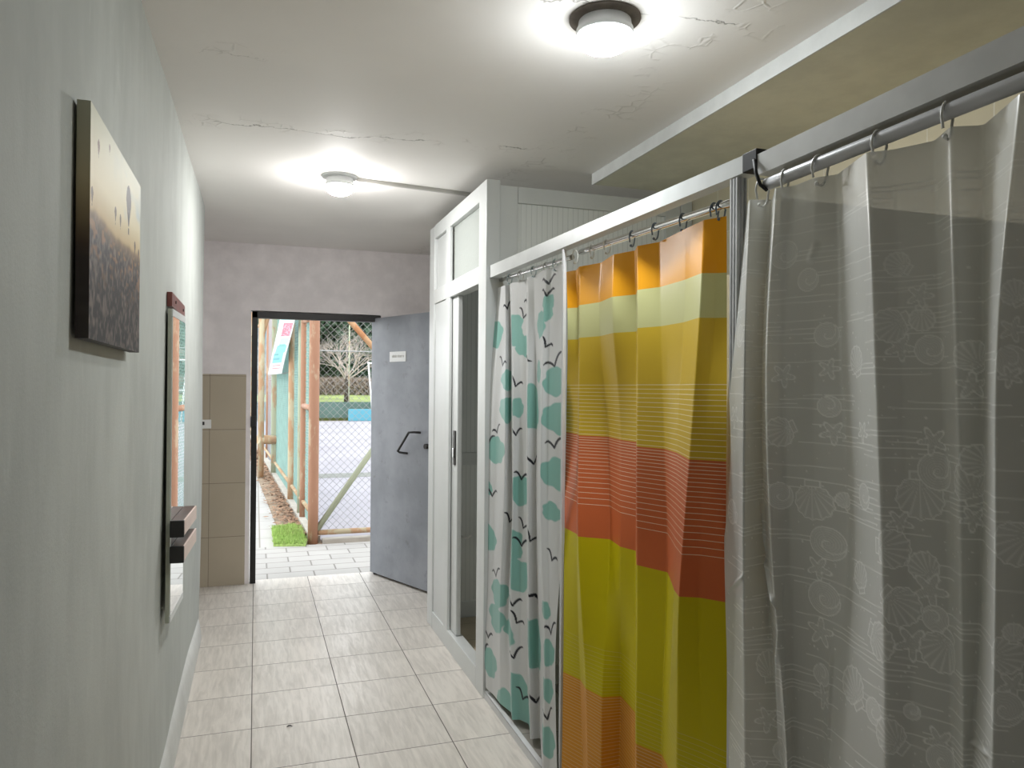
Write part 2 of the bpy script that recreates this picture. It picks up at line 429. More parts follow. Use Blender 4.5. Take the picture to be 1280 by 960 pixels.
# ------------------------------------------------------------------ painting on the left wall
def canvas():
    y0, y1 = 1.505, 2.115; z0, z1 = 1.582, 2.005
    xf, xb = -.2815, -.3035
    root = empty('wall_canvas', (xb, (y0+y1)/2, z0), 'unframed canvas print of hot air balloons over a dark valley', 'picture')
    ny, nz = 260, 180
    a = np.linspace(0, 1, ny); b = np.linspace(0, 1, nz)
    A, B = np.meshgrid(a, b, indexing='ij')
    def paint(A, B):
        r = np.random.default_rng(5)
        def vn(A, B, fx, fz, seed):
            g = np.random.default_rng(seed).random((64, 64)); x = A*fx; y = B*fz
            i = np.floor(x).astype(int); j = np.floor(y).astype(int); u = x-i; v = y-j; u = u*u*(3-2*u); v = v*v*(3-2*v)
            q = lambda p, s: g[p % 64, s % 64]
            return (q(i, j)*(1-u)+q(i+1, j)*u)*(1-v)+(q(i, j+1)*(1-u)+q(i+1, j+1)*u)*v
        hor = .545+.012*np.sin(A*9)+.02*A+.02*(vn(A, B*0, 14, 1, 1)-.5)
        up = np.clip((B-hor)/(1-hor), 0, 1)
        c = lambda *k: np.array(lin(k))
        low, mid, top, blue = c(196, 170, 120), c(216, 204, 168), c(202, 202, 180), c(150, 176, 190)
        n = vn(A, B, 5, 7, 2)*.6+vn(A, B, 11, 14, 3)*.4
        sky = low+(mid-low)*np.clip(up*3, 0, 1)[..., None]
        sky = sky+(top-sky)*np.clip((up-.35)*1.8, 0, 1)[..., None]
        cl = np.clip((n-.5)*4, 0, 1)*np.clip((A-.35)*2, 0, 1)*np.clip(up*2, 0, 1)
        sky = sky+(blue-sky)*(cl*.8)[..., None]
        gn = vn(A, B, 40, 26, 4)*.55+vn(A, B, 63, 55, 6)*.45
        ground = c(36, 33, 34)+(c(112, 100, 94)-c(36, 33, 34))*np.clip((gn-.42)*2.4, 0, 1)[..., None]
        warm = np.clip((vn(A, B, 30, 40, 8)-.62)*5, 0, 1)*np.clip((B-.2)*3, 0, 1)
        ground = ground+(c(168, 118, 70)-ground)*(warm*.65)[..., None]
        haze = np.clip(1-(hor-B)/.13, 0, 1)**2
        ground = ground+(c(150, 122, 84)-ground)*(haze*.8)[..., None]
        m = 1/(1+np.exp(-(B-hor)/.006))
        col = ground+(sky-ground)*m[..., None]
        for (u, v, s, tone) in ((.12, .86, .030, (120, 96, 82)), (.70, .80, .095, (70, 66, 64)), (.42, .66, .032, (96, 82, 70)), (.52, .655, .028, (104, 90, 76)), (.86, .60, .032, (92, 78, 70)), (.03, .62, .030, (96, 80, 60)), (.96, .585, .028, (84, 74, 70)), (.3, .93, .018, (130, 112, 100))):
            dx = (A-u)*(y1-y0); dz = (B-v)*(z1-z0)
            R = s*(z1-z0)
            wd = np.where(dz > 0, R*.85, R*.85*np.clip(1+dz/(1.55*R), 0, 1))
            inside = (np.abs(dx) < np.sqrt(np.clip(1-(np.clip(dz, 0, None)/R)**2, 0, 1))*wd) & (dz < R) & (dz > -1.35*R)
            bask = (np.abs(dx) < R*.16) & (dz < -1.45*R) & (dz > -1.8*R)
            col = np.where((inside | bask)[..., None], c(*tone), col)
        return col
    g = Nodes('canvas_print'); cc = g.attr('print_colour')[0]
    M['canvas'] = g.done(g.bsdf(cc, .55, normal=g.bump(g.noise(g.coord(), 900., 2.), .15, .001), spec=.3))
    def put(name, V, F, col, sm=False):
        o = np_mesh(name, V, F, M['canvas'], root, sm)
        at = o.data.attributes.new('print_colour', 'FLOAT_COLOR', 'POINT')
        at.data.foreach_set('color', np.concatenate([col.reshape(-1, 3), np.ones((col.size//3, 1))], 1).astype(np.float32).ravel())
        return o
    o3 = np.array([xb, (y0+y1)/2, z0])
    P = np.stack([np.full_like(A, xf), y0+(y1-y0)*A, z0+(z1-z0)*B], -1)-o3
    put('canvas_face', P.reshape(-1, 3), grid_faces(ny, nz), paint(A, B))
    # wrapped edges (the picture carries on round the stretcher)
    V = []; Fs = []; cols = []
    k = 0
    ring = [(y0, z) for z in np.linspace(z1, z0, 90)]+[(y, z0) for y in np.linspace(y0, y1, 90)[1:]]+[(y1, z) for z in np.linspace(z0, z1, 90)[1:]]+[(y, z1) for y in np.linspace(y1, y0, 90)[1:]]
    ring = np.array(ring); N = len(ring)
    V = np.concatenate([np.column_stack([np.full(N, xf), ring]), np.column_stack([np.full(N, xb), ring])])-o3
    col = paint((ring[:, 0]-y0)/(y1-y0), (ring[:, 1]-z0)/(z1-z0))
    kk = np.ones(25)/25; cp = np.concatenate([col[-12:], col, col[:12]]); col = np.stack([np.convolve(cp[:, q], kk, 'valid') for q in range(3)], -1)
    i = np.arange(N-1)
    F = np.stack([i, i+1, i+1+N, i+N], -1)
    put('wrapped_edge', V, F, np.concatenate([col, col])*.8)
canvas()

# ------------------------------------------------------------------ mirror on the left wall
mr = empty('wall_mirror', (-.302, 2.95, .64), 'tall narrow wall mirror with two small dark shelves, tilted away from the wall', 'mirror', rot=-math.radians(2.45))
def mbox(name, lo, hi, mat, bevel=.0, parent=None): return MB().box(lo, hi, bevel).build(name, mat, parent or mr)
MW = .343
mbox('backing', (.002, 0, .005), (.0145, MW, 1.135), M['frame_edge'])
mbox('glass', (.0147, .008, .03), (.018, MW-.008, 1.108), M['mirror_glass'])
mbox('border', (.0146, 0, .005), (.0188, MW, .029), M['white_pvc']); mbox('border', (.0146, 0, 1.109), (.0188, MW, 1.135), M['white_pvc'])
for z, d in ((.372, .040), (.280, .040)):
    s_ = mbox('shelf', (.0185, -.012, z-.010), (.0185+d, MW+.006, z), M['shelf_wood'], .002)
    MB().box((.0187+d, -.010, z-.052), (.0255+d, MW+.006, z+.001), .002).build('shelf_lip', M['shelf_edge_lit'], s_)
    MB().box((.0185, -.026, z-.056), (.0255+d, -.0125, z+.004), .002).build('shelf_end', M['black'], s_)
cl = empty('wall_cleat', (-.306, 3.22, 1.812), 'short red brown wooden board with two screws above the mirror', 'board')
hb = MB().box((0, -.25, -.026), (.018, .26, .026), .002).build('board', M['red_wood'], cl)
for yy in (-.13, .18):
    MB().tube([(.016, yy, 0), (.021, yy, 0)], .006, 12).build('screw', M['dark_metal'], cl)

# ------------------------------------------------------------------ ceiling lamps
def lamp(x, y, rp, label, plate_mat, glow='glow'):
    root = empty('ceiling_lamp', (x, y, ZC), label, 'lamp', 'round ceiling lamps')
    MB().lathe([(0, -.0005), (rp, -.0005), (rp, -.006), (rp*.8, -.010), (0, -.010)], (0, 0, 0)).build('mounting_plate', plate_mat, root)
    k = rp*.80
    MB().lathe([(k*.92, -.0105), (k*.95, -.030), (k, -.034), (k, -.050), (k*.97, -.051), (0, -.051)], (0, 0, 0)).build('lamp_body', M['lamp_base'], root)
    prof = [(k*.975, -.0515)]+[(k*.975*math.cos(a)**.75, -.0515-.046*math.sin(a)) for a in np.linspace(.08, PI/2-.02, 11)]+[(0, -.0976)]
    MB().lathe(prof, (0, 0, 0)).build('lamp_diffuser', M[glow], root)
    return root
lamp(.956, 1.985, .104, 'bright round ceiling lamp on a bare brown plaster ring near shower curtains', M['bare_ring'])
lamp(.400, 3.94, .090, 'smaller looking round ceiling lamp wired to cable trunking, nearer the exit', M['lamp_base'], 'glow2')
ct = MB(); ct.hexa([(.487, 3.929, ZC-.018), (1.55, 4.065, ZC-.018), (1.55, 4.083, ZC-.018), (.487, 3.947, ZC-.018), (.487, 3.929, ZC-.0005), (1.55, 4.065, ZC-.0005), (1.55, 4.083, ZC-.0005), (.487, 3.947, ZC-.0005)])
tag(ct.build('cable_trunking', M['trunking']), 'thin grey cable trunking across the ceiling from lamp to cubicle', 'trunking')

# ------------------------------------------------------------------ toilet cubicle of white framing
XF = 1.05
cu = empty('toilet_cubicle', (1.6, 4.13, 0), 'white framed toilet cubicle with glazed transom and sliding door', 'cubicle')
Lc = lambda p: (p[0]-1.6, p[1]-4.13, p[2])
def cb(name, lo, hi, mat=None, parent=cu, bevel=.003): return MB().box(Lc(lo), Lc(hi), bevel).build(name, mat or M['white_pvc'], parent)
cb('corner_post', (XF, 3.475, 0), (XF+.07, 3.605, 2.51)); cb('corner_post', (XF, 4.59, 0), (XF+.07, 4.72, 2.505))
cb('corner_post', (2.13, 3.475, 0), (2.195, 3.56, 2.50)); cb('corner_post', (2.13, 4.66, 0), (2.195, 4.72, 2.50))
cb('mullion', (XF+.002, 4.205, .10), (XF+.0205, 4.295, 2.50))
for nm, z0, z1 in (('top_rail', 2.425, 2.51), ('transom_rail', 2.018, 2.105), ('sill', 0, .105)):
    cb(nm, (XF+.001, 3.607, z0), (XF+.065, 4.588, z1))
gl = Nodes('frosted_glass'); gv = gl.coord()
gd = gl.bsdf(lin((205, 210, 206)), .3, normal=gl.bump(gl.noise(gv, 60., 3.), .5, .004), spec=.5)
M['frost'] = gl.done(gl.add('ShaderNodeMixShader', {0: .45, 1: gd, 2: gl.add('ShaderNodeBsdfTransparent', {'Color': (.95, .97, .96)}).outputs[0]}).outputs[0])
cb('transom_glass', (XF+.028, 3.61, 2.107), (XF+.036, 4.20, 2.423), M['frost'], bevel=0)
cb('transom_panel', (XF+.020, 4.30, 2.107), (XF+.040, 4.585, 2.423), bevel=0)
cb('side_light', (XF+.008, 4.297, .107), (XF+.018, 4.588, 2.016), bevel=0)
# sliding leaf pushed back behind the side light
lf = MB(); lf.box(Lc((XF+.0215, 4.078, .108)), Lc((XF+.050, 4.20, 2.016)), .004); lf.box(Lc((XF+.026, 4.20, .108)), Lc((XF+.046, 4.58, 2.016)), .003)
leaf = lf.build('sliding_door', M['white_pvc'], cu)
MB().box(Lc((XF+.014, 4.105, 1.06)), Lc((XF+.0213, 4.150, 1.255)), .006).build('pull_plate', M['dark_metal'], leaf)
MB().box(Lc((XF+.008, 4.115, 1.10)), Lc((XF+.016, 4.140, 1.155)), .006).build('pull', M['chrome'], leaf)
# side walls: frame with grooved boards
bead = Nodes('grooved_board'); bv = bead.coord(); bs = bead.sep(bv)
fx = bead.math('FRACT', bead.math('MULTIPLY', bs[0], 1/.028)); gg = bead.step(bead.math('ABSOLUTE', bead.math('SUBTRACT', fx, .5)), .40, .48)
M['bead'] = bead.done(bead.bsdf(bead.mix(gg, lin((222, 225, 223)), lin((200, 204, 202))), .4, normal=bead.bump(bead.math('SUBTRACT', 1., gg), .25, .002), spec=.4))
for yy, s in ((3.475, 1), (4.66, -1)):
    a, b = (yy+.01, yy+.055)
    f = MB()
    f.box(Lc((XF+.071, a, 0)), Lc((XF+.165, b, 2.49)), .003); f.box(Lc((2.04, a, 0)), Lc((2.129, b, 2.49)), .003)
    f.box(Lc((XF+.166, a, 2.41)), Lc((2.039, b, 2.49)), .003); f.box(Lc((XF+.166, a, 0)), Lc((2.039, b, .12)), .003); f.box(Lc((XF+.166, a, 1.0)), Lc((2.039, b, 1.08)), .003)
    sw_ = f.build('side_frame', M['white_pvc'], cu)
    MB().box(Lc((XF+.160, a+.014, .11)), Lc((2.045, b-.014, 2.42))).build('grooved_panel', M['bead'], sw_)
cb('back_wall', (2.15, 3.56, 0), (2.19, 4.66, 2.49), M['bead'])
cb('cubicle_floor', (XF+.07, 3.54, .0005), (2.13, 4.655, .025), M['cubicle_floor'], bevel=0)
# valve and pipe seen low through the open doorway
vv = empty('angle_valve', (1.40, 4.655, .60), 'small dark angle valve low on cubicle wall, seen through open door', 'valve')
MB().tube([(0, .012, 0), (0, -.045, 0)], .014, 12).build('body', M['dark_metal'], vv)
MB().tube([(.0, -.03, 0), (0, -.03, -.05), (-.01, -.025, -.10)], .008, 10).build('pipe', M['chrome'], vv)
MB().tube([(0, -.045, 0), (0, -.065, 0)], .022, 14).build('knob', M['black'], vv)
pr = empty('pipe_bracket', (1.255, 4.655, .545), 'small white pipe stub low on cubicle wall beside the valve', 'pipe')
MB().tube([(0, .012, 0), (0, -.04, .0), (.03, -.05, .0), (.05, -.05, .015)], .007, 10).build('pipe', M['white_pl'], pr)

# ------------------------------------------------------------------ shower frame
sf = empty('shower_enclosure', (1.07, 2.5, 0), 'white and grey metal frame that carries the shower rods', 'frame')
Ls = lambda p: (p[0]-1.07, p[1]-2.5, p[2])
def slope_bar(name, x0, x1, ya, yb, za, zb, mat, parent=sf):
    (z0a, z1a), (z0b, z1b) = za, zb
    return MB().hexa([Ls(p) for p in ((x0, ya, z0a), (x1, ya, z0a), (x1, yb, z0b), (x0, yb, z0b), (x0, ya, z1a), (x1, ya, z1a), (x1, yb, z1b), (x0, yb, z1b))]).build(name, mat, parent)
h1 = slope_bar('header', 1.068, 1.11, 1.478, 3.474, (2.003, 2.044), (2.031, 2.090), M['beam_white'])
MB().box(Ls((1.066, 1.425, 2.002)), Ls((1.108, 1.4775, 2.046)), .002).build('end_cap', M['black_rubber'], h1)
h2 = slope_bar('header', 1.068, 1.112, .42, 1.424, (1.99, 2.045), (1.984, 2.031), M['beam_grey'])
MB().tube([Ls(p) for p in ((1.063, 1.43, 2.02), (1.058, 1.415, 1.985), (1.058, 1.40, 1.955), (1.064, 1.385, 1.94))], .004, 8).build('cable', M['black_rubber'], h1)
def post(y0, y1, z1, x1):
    f = MB()
    f.box(Ls((1.075, y0+.002, .033)), Ls((x1, y1-.002, z1)))
    for i in range(3):
        yy = y0+(y1-y0-.005)*i/2; f.box(Ls((1.0685, yy, .033)), Ls((1.0755, yy+.005, z1)))
    for i in range(2 if x1 > 1.085 else 0): 
        xx = 1.080+.010*i; f.box(Ls((xx, y0-.003, .033)), Ls((xx+.004, y0+.003, z1)))
    return f.build('post', M['alu'], sf)
post(2.552, 2.566, 2.012, 1.081); post(1.500, 1.528, 2.000, 1.094)

def rod(name, ya, yb, za, zb, X, r, mat, label):
    n = 14
    o = MB().tube([(X, ya+(yb-ya)*i/n, za+(zb-za)*i/n) for i in range(n+1)], r, 16).build(name, mat)
    return tag(o, label, 'rod', 'curtain rods')
RX = 1.125
RZ = lambda y: 1.958+(y-1.58)*(2.026-1.958)/(3.55-1.58)+.0005
rod('curtain_rod', 2.604, 3.473, RZ(2.604), RZ(3.473), RX, .010, M['chrome'], 'thin chrome rod carrying the white bird print curtain')
rod('curtain_rod', 1.568, 2.522, RZ(1.568)+.008, RZ(2.522)+.008, RX, .011, M['chrome'], 'thin chrome rod carrying the yellow and orange curtain')
rod('curtain_rod', .405, 1.398, 1.963, 1.957, 1.075, .0135, M['rod_grey'], 'thick grey rod carrying the grey seashell curtain')

def make_ring(mat, hgt=.062, wid=.036, r=.0024):
    pts = []
    for a in np.linspace(-2.1, 3.6, 30):
        pts.append((wid/2*math.sin(a)*(1 if math.cos(a) > 0 else .9), .004*math.sin(a*1.0), hgt/2*math.cos(a)))
    mb = MB(); mb.tube(pts, r, 8)
    b = Vector(pts[-1]); 
    bmesh.ops.create_icosphere(mb.bm, subdivisions=2, radius=r*1.9, matrix=Matrix.Translation(b))
    return mb
ORD = ['first', 'second', 'third', 'fourth', 'fifth', 'sixth', 'seventh', 'eighth', 'ninth']
def rings(pxs, X, rod_z, rr, hgt, mats, words, curtain, group):
    protos = {}
    for i, px in enumerate(pxs):
        y = col_y(px, X, 1.97); z = rod_z(y)+rr+.0032-hgt/2
        mk = mats[i % len(mats)] if len(mats) != len(pxs) else mats[i]
        if mk not in protos:
            o = make_ring(M[mk], hgt, hgt*.60).build('curtain_ring', M[mk]); protos[mk] = o
        else:
            o = protos[mk].copy(); C.objects.link(o)
        o.location = (X, y, z); o.rotation_euler = (0, 0, random.uniform(-.35, .35))
        col = {'hook_white': 'white', 'hook_blue': 'slate blue', 'hook_pale': 'pale blue'}[mk]
        place = f'{ORD[i]} from the left' if i < len(pxs)-1 else 'rightmost'
        tag(o, f'{col} {words} ring on the {curtain}, {place}', 'ring', group)
rings([615.5, 625, 637, 651, 667, 683, 694], RX, RZ, .010, .046, ['hook_pale', 'hook_white'], 'plastic', 'bird print curtain', 'rings on the bird curtain rod')
rings([719, 740, 759, 790, 819, 854, 893, 901], RX, lambda y: RZ(y)+.008, .011, .050, ['hook_white', 'hook_white', 'hook_white', 'hook_blue', 'hook_blue', 'hook_blue', 'hook_blue', 'hook_blue'], 'plastic', 'yellow curtain', 'rings on the yellow curtain rod')
rings([953, 981, 1025, 1099, 1184], 1.075, lambda y: 1.963-(y-.405)*.006, .0135, .062, ['hook_white'], 'open hook', 'seashell curtain', 'rings on the seashell curtain rod')

# ------------------------------------------------------------------ curtains
def catmull(xs, ys, x):
    """smooth interpolation of rows ys (n, ...) given at xs, evaluated at x"""
    xs = np.asarray(xs, float); ys = np.asarray(ys, float)
    mt = np.gradient(ys, xs, axis=0)
    i = np.clip(np.searchsorted(xs, x)-1, 0, len(xs)-2); h = xs[i+1]-xs[i]; t = (x-xs[i])/h
    sh = (-1,)+(1,)*(ys.ndim-1); t = t.reshape(sh); h = h.reshape(sh)
    return (2*t**3-3*t**2+1)*ys[i]+(t**3-2*t**2+t)*h*mt[i]+(-2*t**3+3*t**2)*ys[i+1]+(t**3-t**2)*h*mt[i+1]

def curtain_shape(levels, rows, ds, zs, soft=.006, top_drop=None):
    """levels: heights (descending); rows[level] = [(photo column or ('y', Y), X), ...]"""
    P = np.array([[(x, p[1] if isinstance(p, tuple) else col_y(p, x, z)) for p, x in row] for z, row in zip(levels, rows)])   # level, col, (X,Y)
    Q = catmull(np.array(levels)[::-1], P[::-1], np.asarray(zs))                     # nz, col, 2
    seg = np.linalg.norm(np.diff(P, axis=1), axis=2).mean(0)
    fr = [np.linspace(0, 1, max(2, int(round(L/ds))+1)) for L in seg]
    out = []; s = []; s0 = 0
    for k, f in enumerate(fr):
        ff = f if k == len(fr)-1 else f[:-1]
        out.append(Q[:, k:k+1]*(1-ff)[None, :, None]+Q[:, k+1:k+2]*ff[None, :, None]); s.append(s0+ff*seg[k]); s0 += seg[k]
    G = np.concatenate(out, 1); s = np.concatenate(s)
    kr = max(1, int(3*soft/ds)); w = np.exp(-.5*(np.arange(-kr, kr+1)*ds/soft)**2); w /= w.sum()
    Gp = np.pad(G, ((0, 0), (kr, kr), (0, 0)), mode='edge')
    # keep both ends fixed while rounding the creases
    sm = sum(w[j]*Gp[:, j:j+G.shape[1]] for j in range(2*kr+1))
    Z = np.repeat(np.asarray(zs)[:, None], G.shape[1], 1)
    V = np.concatenate([sm, Z[..., None]], -1)
    return V, s

def finish_curtain(name, V, mat, cols=None, alpha=None, facecols=None, label='', group='shower curtains'):
    nz, n = V.shape[:2]
    o = np_mesh(name, V.reshape(-1, 3), grid_faces(nz, n), mat)
    if cols is not None:
        at = o.data.attributes.new('print_colour', 'FLOAT_COLOR', 'POINT')
        at.data.foreach_set('color', np.concatenate([cols.reshape(-1, 3), np.ones((nz*n, 1))], 1).astype(np.float32).ravel())
    if facecols is not None:
        at = o.data.attributes.new('print_colour', 'FLOAT_COLOR', 'FACE')
        at.data.foreach_set('color', np.concatenate([facecols.reshape(-1, 3), np.ones((facecols.size//3, 1))], 1).astype(np.float32).ravel())
    if alpha is not None:
        at = o.data.attributes.new('print_alpha', 'FLOAT', 'POINT'); at.data.foreach_set('value', alpha.astype(np.float32).ravel())
    return tag(o, label, 'curtain', group)

def fabric_pos(V, s, px, py):
    """(s, z) on the cloth of the print motif the photo shows at px, py"""
    x, y, w = to_px(V.reshape(-1, 3)); d = (x-px)**2+(y-py)**2+ (w*2)**2
    i = int(np.argmin(d)); n = V.shape[1]
    return s[i % n], V[i//n, 0, 2], w[i]

def wrinkle(V, s, amp, seed):
    r = np.random.default_rng(seed); z = V[:, :1, 2]; S = s[None, :]
    d = np.zeros(V.shape[:2])
    for k in range(7):
        a, b, p = r.uniform(6, 34), r.uniform(-9, 9), r.uniform(0, 6.3)
        d += np.sin(a*S+b*z+p+1.3*np.sin(2.1*z+p))/(1+k*.25)
    V[..., 0] += d*amp; return V

# -- white curtain with birds
L1 = [1.985, 1.5, 1.0, .5, .062]
R1 = [[612, 606, 604, 602, 607], [621, 620, 618, 616, 616], [631, 632, 630, 625, 625], [637, 639, 640, 636, 638.5], [638.5, 640.5, 641.5, 637.5, 640],
      [650, 650, 648, 650, 650], [658, 658, 658, 659, 661], [659.5, 659.5, 659.5, 660.5, 662.5], [668, 670, 670, 672, 675.5], [681, 677, 675, 681, 678], [690, 685, 684, 687, 687], [705, 706, 705, 694, 697]]
X1 = [[1.115, 1.09, 1.08, 1.07, 1.055], [1.14, 1.12, 1.12, 1.10, 1.075], [1.11, 1.08, 1.075, 1.07, 1.065], [1.14, 1.13, 1.13, 1.12, 1.085], [1.115, 1.085, 1.075, 1.065, 1.062],
      [1.14, 1.12, 1.11, 1.11, 1.10], [1.145, 1.14, 1.13, 1.13, 1.125], [1.12, 1.09, 1.08, 1.075, 1.075], [1.14, 1.135, 1.13, 1.13, 1.125], [1.11, 1.07, 1.05, 1.04, 1.03], [1.13, 1.10, 1.08, 1.06, 1.05], [1.125, 1.11, 1.10, 1.07, 1.06]]
zs = np.linspace(1.985, .062, 560)
for row in X1:
    for l, f in enumerate((.8, .75, .75, .75, .9)):
        mean = (1.128, 1.105, 1.09, 1.075, 1.07)[l]; row[l] = mean+(row[l]-mean)*f
X1[0] = [1.085, 1.066, 1.062, 1.06, 1.056]; X1[1] = [1.11, 1.088, 1.08, 1.075, 1.068]
V1, s1 = curtain_shape(L1, [[(R1[c][l], X1[c][l]) for c in range(len(R1))] for l in range(5)], .0034, zs, .0055)
V1 = wrinkle(V1, s1, .0008, 1)
def bird_print():
    nz, n = V1.shape[:2]; S, Z = np.meshgrid(s1, zs)
    base = np.array(lin((218, 219, 219))); cyan = np.array(lin((138, 188, 178))); ink = np.array(lin((26, 28, 38)))
    col = np.tile(base, (nz, n, 1)); r = np.random.default_rng(11)
    blobs = [(614, 392, 7), (619, 418, 13), (642.5, 404, 9), (642.5, 420, 10), (656, 433, 10), (675, 405, 13), (684, 378, 8), (684, 392, 7), (696, 477, 14), (634, 475, 10), (673, 465, 11), (633, 512, 12), (645, 510, 9), (665, 500, 15), (670, 516, 15), (696, 523, 15),
             (621, 563, 13), (694, 592, 15), (650, 612, 14), (610, 672, 12), (640, 675, 10), (642, 690, 8), (650, 718, 15), (622, 742, 13), (620, 773, 13), (636, 790, 11), (670, 795, 16), (670, 812, 16), (680, 763, 8), (612, 827, 13), (687, 817, 12), (644, 863, 15), (632, 883, 15), (655, 898, 15), (640, 885, 12), (686, 862, 11), (685, 927, 14), (690, 640, 9), (609, 610, 6)]
    for px, py, R in blobs:
        a, b, w = fabric_pos(V1, s1, px, py); rad = R*w/FPX*1.25
        a1, _, _ = fabric_pos(V1, s1, px+4, py); a0, _, _ = fabric_pos(V1, s1, px-4, py)
        kx = min(1.6, max(.9, abs(a1-a0)/8*FPX/w))
        dx = (S-a)/kx; dz = Z-b; th = np.arctan2(dz, dx); p = r.uniform(0, 6.3, 3)
        lim = rad*(1+.07*np.sin(3*th+p[0])+.05*np.sin(5*th+p[1])+.04*np.sin(8*th+p[2]))
        k = np.clip((lim-np.hypot(dx, dz/1.05))/.003+.5, 0, 1)[..., None]
        col = col+(cyan-col)*k
    birds = [(613, 382, 0), (634, 386, 1), (658, 378, 1), (654, 397, 2), (658, 445, 3), (684, 369, 0), (686, 354, 0), (682, 433, 2), (628, 457, 2), (693, 458, 1), (621, 541, 1), (610, 555, 1), (693, 560, 1), (667, 580, 0), (644, 483, 2), (645, 544, 0), (652, 599, 0),
             (637, 652, 2), (654, 660, 2), (663, 676, 2), (652, 682, 0), (620, 720, 1), (668, 743, 3), (641, 757, 0), (646, 778, 2), (689, 792, 1), (610, 797, 0), (606, 812, 1), (642, 822, 1), (653, 874, 2), (670, 878, 0), (684, 898, 1), (615, 620, 0), (690, 700, 2)]
    for px, py, kind in birds:
        a, b, w = fabric_pos(V1, s1, px, py); sz = .052*r.uniform(.85, 1.2)
        tilt = {0: 0., 1: .35, 2: -.45, 3: -.2}[kind]+r.uniform(-.12, .12)
        lw = (1.25, 1., 1., 1.)[kind]; rw = (1., 1.2, .8, 1.2)[kind]
        inside = np.zeros((nz, n))
        dx = (S-a); dz = (Z-b)
        near = (np.abs(dx) < sz*1.6) & (np.abs(dz) < sz*1.6)
        ct_, st_ = math.cos(tilt), math.sin(tilt)
        u = dx*ct_+dz*st_; v = -dx*st_+dz*ct_
        for side, ln in ((-1, lw), (1, rw)):
            t = u*side/(sz*ln)
            curve = sz*(.62*np.sin(np.clip(t, 0, 1)*PI*.62)-.12*np.clip(t, 0, 1)**2)*(1 if kind != 3 else -.35)
            th = .0072*np.clip(1-t, 0, 1)**.6*np.clip(t*8+.5, 0, 1)+.0012
            inside = np.maximum(inside, np.clip((th-np.abs(v-curve))/.002+.5, 0, 1)*(t > -.02)*(t < 1.0))
        k = (inside*near)[..., None]
        col = col+(ink-col)*k
    return col
M['film_birds'] = film('white_bird_film', .22, None, .28, True, bump=.10)
finish_curtain('shower_curtain', V1, M['film_birds'], bird_print(), label='white shower curtain printed with pale green clouds and black birds')

# -- yellow and orange striped curtain
def stripe_rows():
    c = lambda *k: np.array(lin(k))
    orange, cream, must, red, lime, amber = c(236, 164, 34), c(204, 204, 148), c(212, 180, 56), c(206, 108, 64), c(200, 187, 16), c(214, 146, 42)
    white = c(246, 238, 212)
    bands = [(1.94, 1.796, orange, 0), (1.796, 1.679, cream, 0), (1.679, 1.331, must, 0), (1.331, .984, red, 0), (.984, .476, lime, 0), (.476, .04, amber, 0)]
    lines = []
    z, d = 1.512, .0125
    while z > 1.336: lines.append((z, .0017, .75)); z -= d; d *= 1.012
    z, d = 1.325, .0085
    while z > 1.09: lines.append((z, .0017, .72)); z -= d; d *= 1.055
    z, d = .625, .0150
    while z > .48: lines.append((z, .0016, .18)); z -= d; d *= .965
    z, d = .470, .0095
    while z > .05: lines.append((z, .0018, .38)); z -= d; d *= 1.015
    cuts = {1.94, .04}
    for a, b, _, _ in bands: cuts |= {a, b}
    for z, h, _ in lines: cuts |= {z, z-h}
    cuts = sorted(cuts, reverse=True); zz = [cuts[0]]
    for a, b in zip(cuts, cuts[1:]):
        n = max(1, int(math.ceil((a-b)/.012)))
        zz += [a+(b-a)*i/n for i in range(1, n+1)]
    zz = np.array(zz); mid = (zz[1:]+zz[:-1])/2; rc = np.zeros((len(mid), 3))
    for i, q in enumerate(mid):
        for a, b, k, _ in bands:
            if b <= q <= a: rc[i] = k
        for z, h, f in lines:
            if z-h < q < z: rc[i] = rc[i]+(white-rc[i])*f
    return zz, rc
zz2, rc2 = stripe_rows()
#        px and depth X at the surveyed stripe heights
L2 = [1.94, 1.796, 1.331, .984, .476, .04]
C2 = [[(708, 1.11), (709, 1.09), (707, 1.13), (705, 1.085), (704, 1.06), (701, 1.05)],
      [(721, 1.13), (722.5, 1.12), (722, 1.12), (721, 1.08), (726, 1.09), (731, 1.09)],
      [(724, 1.105), (724, 1.09), (723.5, 1.10), (722.5, 1.065), (732, 1.075), (736, 1.075)],
      [(751, 1.14), (749, 1.115), (760, 1.17), (762, 1.15), (752, 1.095), (752, 1.095)],
      [(767, 1.11), (766, 1.09), (776, 1.14), (775, 1.13), (776, 1.16), (772, 1.16)],
      [(794, 1.14), (795, 1.13), (795, 1.14), (795, 1.15), (794, 1.145), (794, 1.14)],
      [(796, 1.11), (796.2, 1.08), (796, 1.058), (796, 1.06), (795, 1.048), (795, 1.045)],
      [(824, 1.14), (825, 1.11), (831, 1.09), (834, 1.10), (827, 1.085), (827, 1.085)],
      [(857, 1.115), (857, 1.10), (846, 1.055), (842, 1.02), (833, 1.07), (830, 1.07)],
      [(880, 1.10), (877, 1.075), (861, .985), (849, 1.0), (845, 1.03), (845, 1.03)],
      [(899, 1.12), (896, 1.11), (880, 1.01), (875, 1.045), (878, 1.06), (878, 1.06)],
      [(909, 1.13), (909, 1.13), (909, 1.045), (909, 1.085), (912, 1.085), (914, 1.085)]]
V2, s2 = curtain_shape(L2, [[C2[c][l] for c in range(len(C2))] for l in range(6)], .0036, zz2, .0036)
V2 = wrinkle(V2, s2, .0007, 2)
M['film_stripes'] = film('striped_film', .24, None, .36, True, bump=.10, spec=.2)
finish_curtain('shower_curtain', V2, M['film_stripes'], facecols=np.repeat(rc2[:, None], V2.shape[1]-1, 1), label='yellow, orange and red striped shower curtain between two posts')

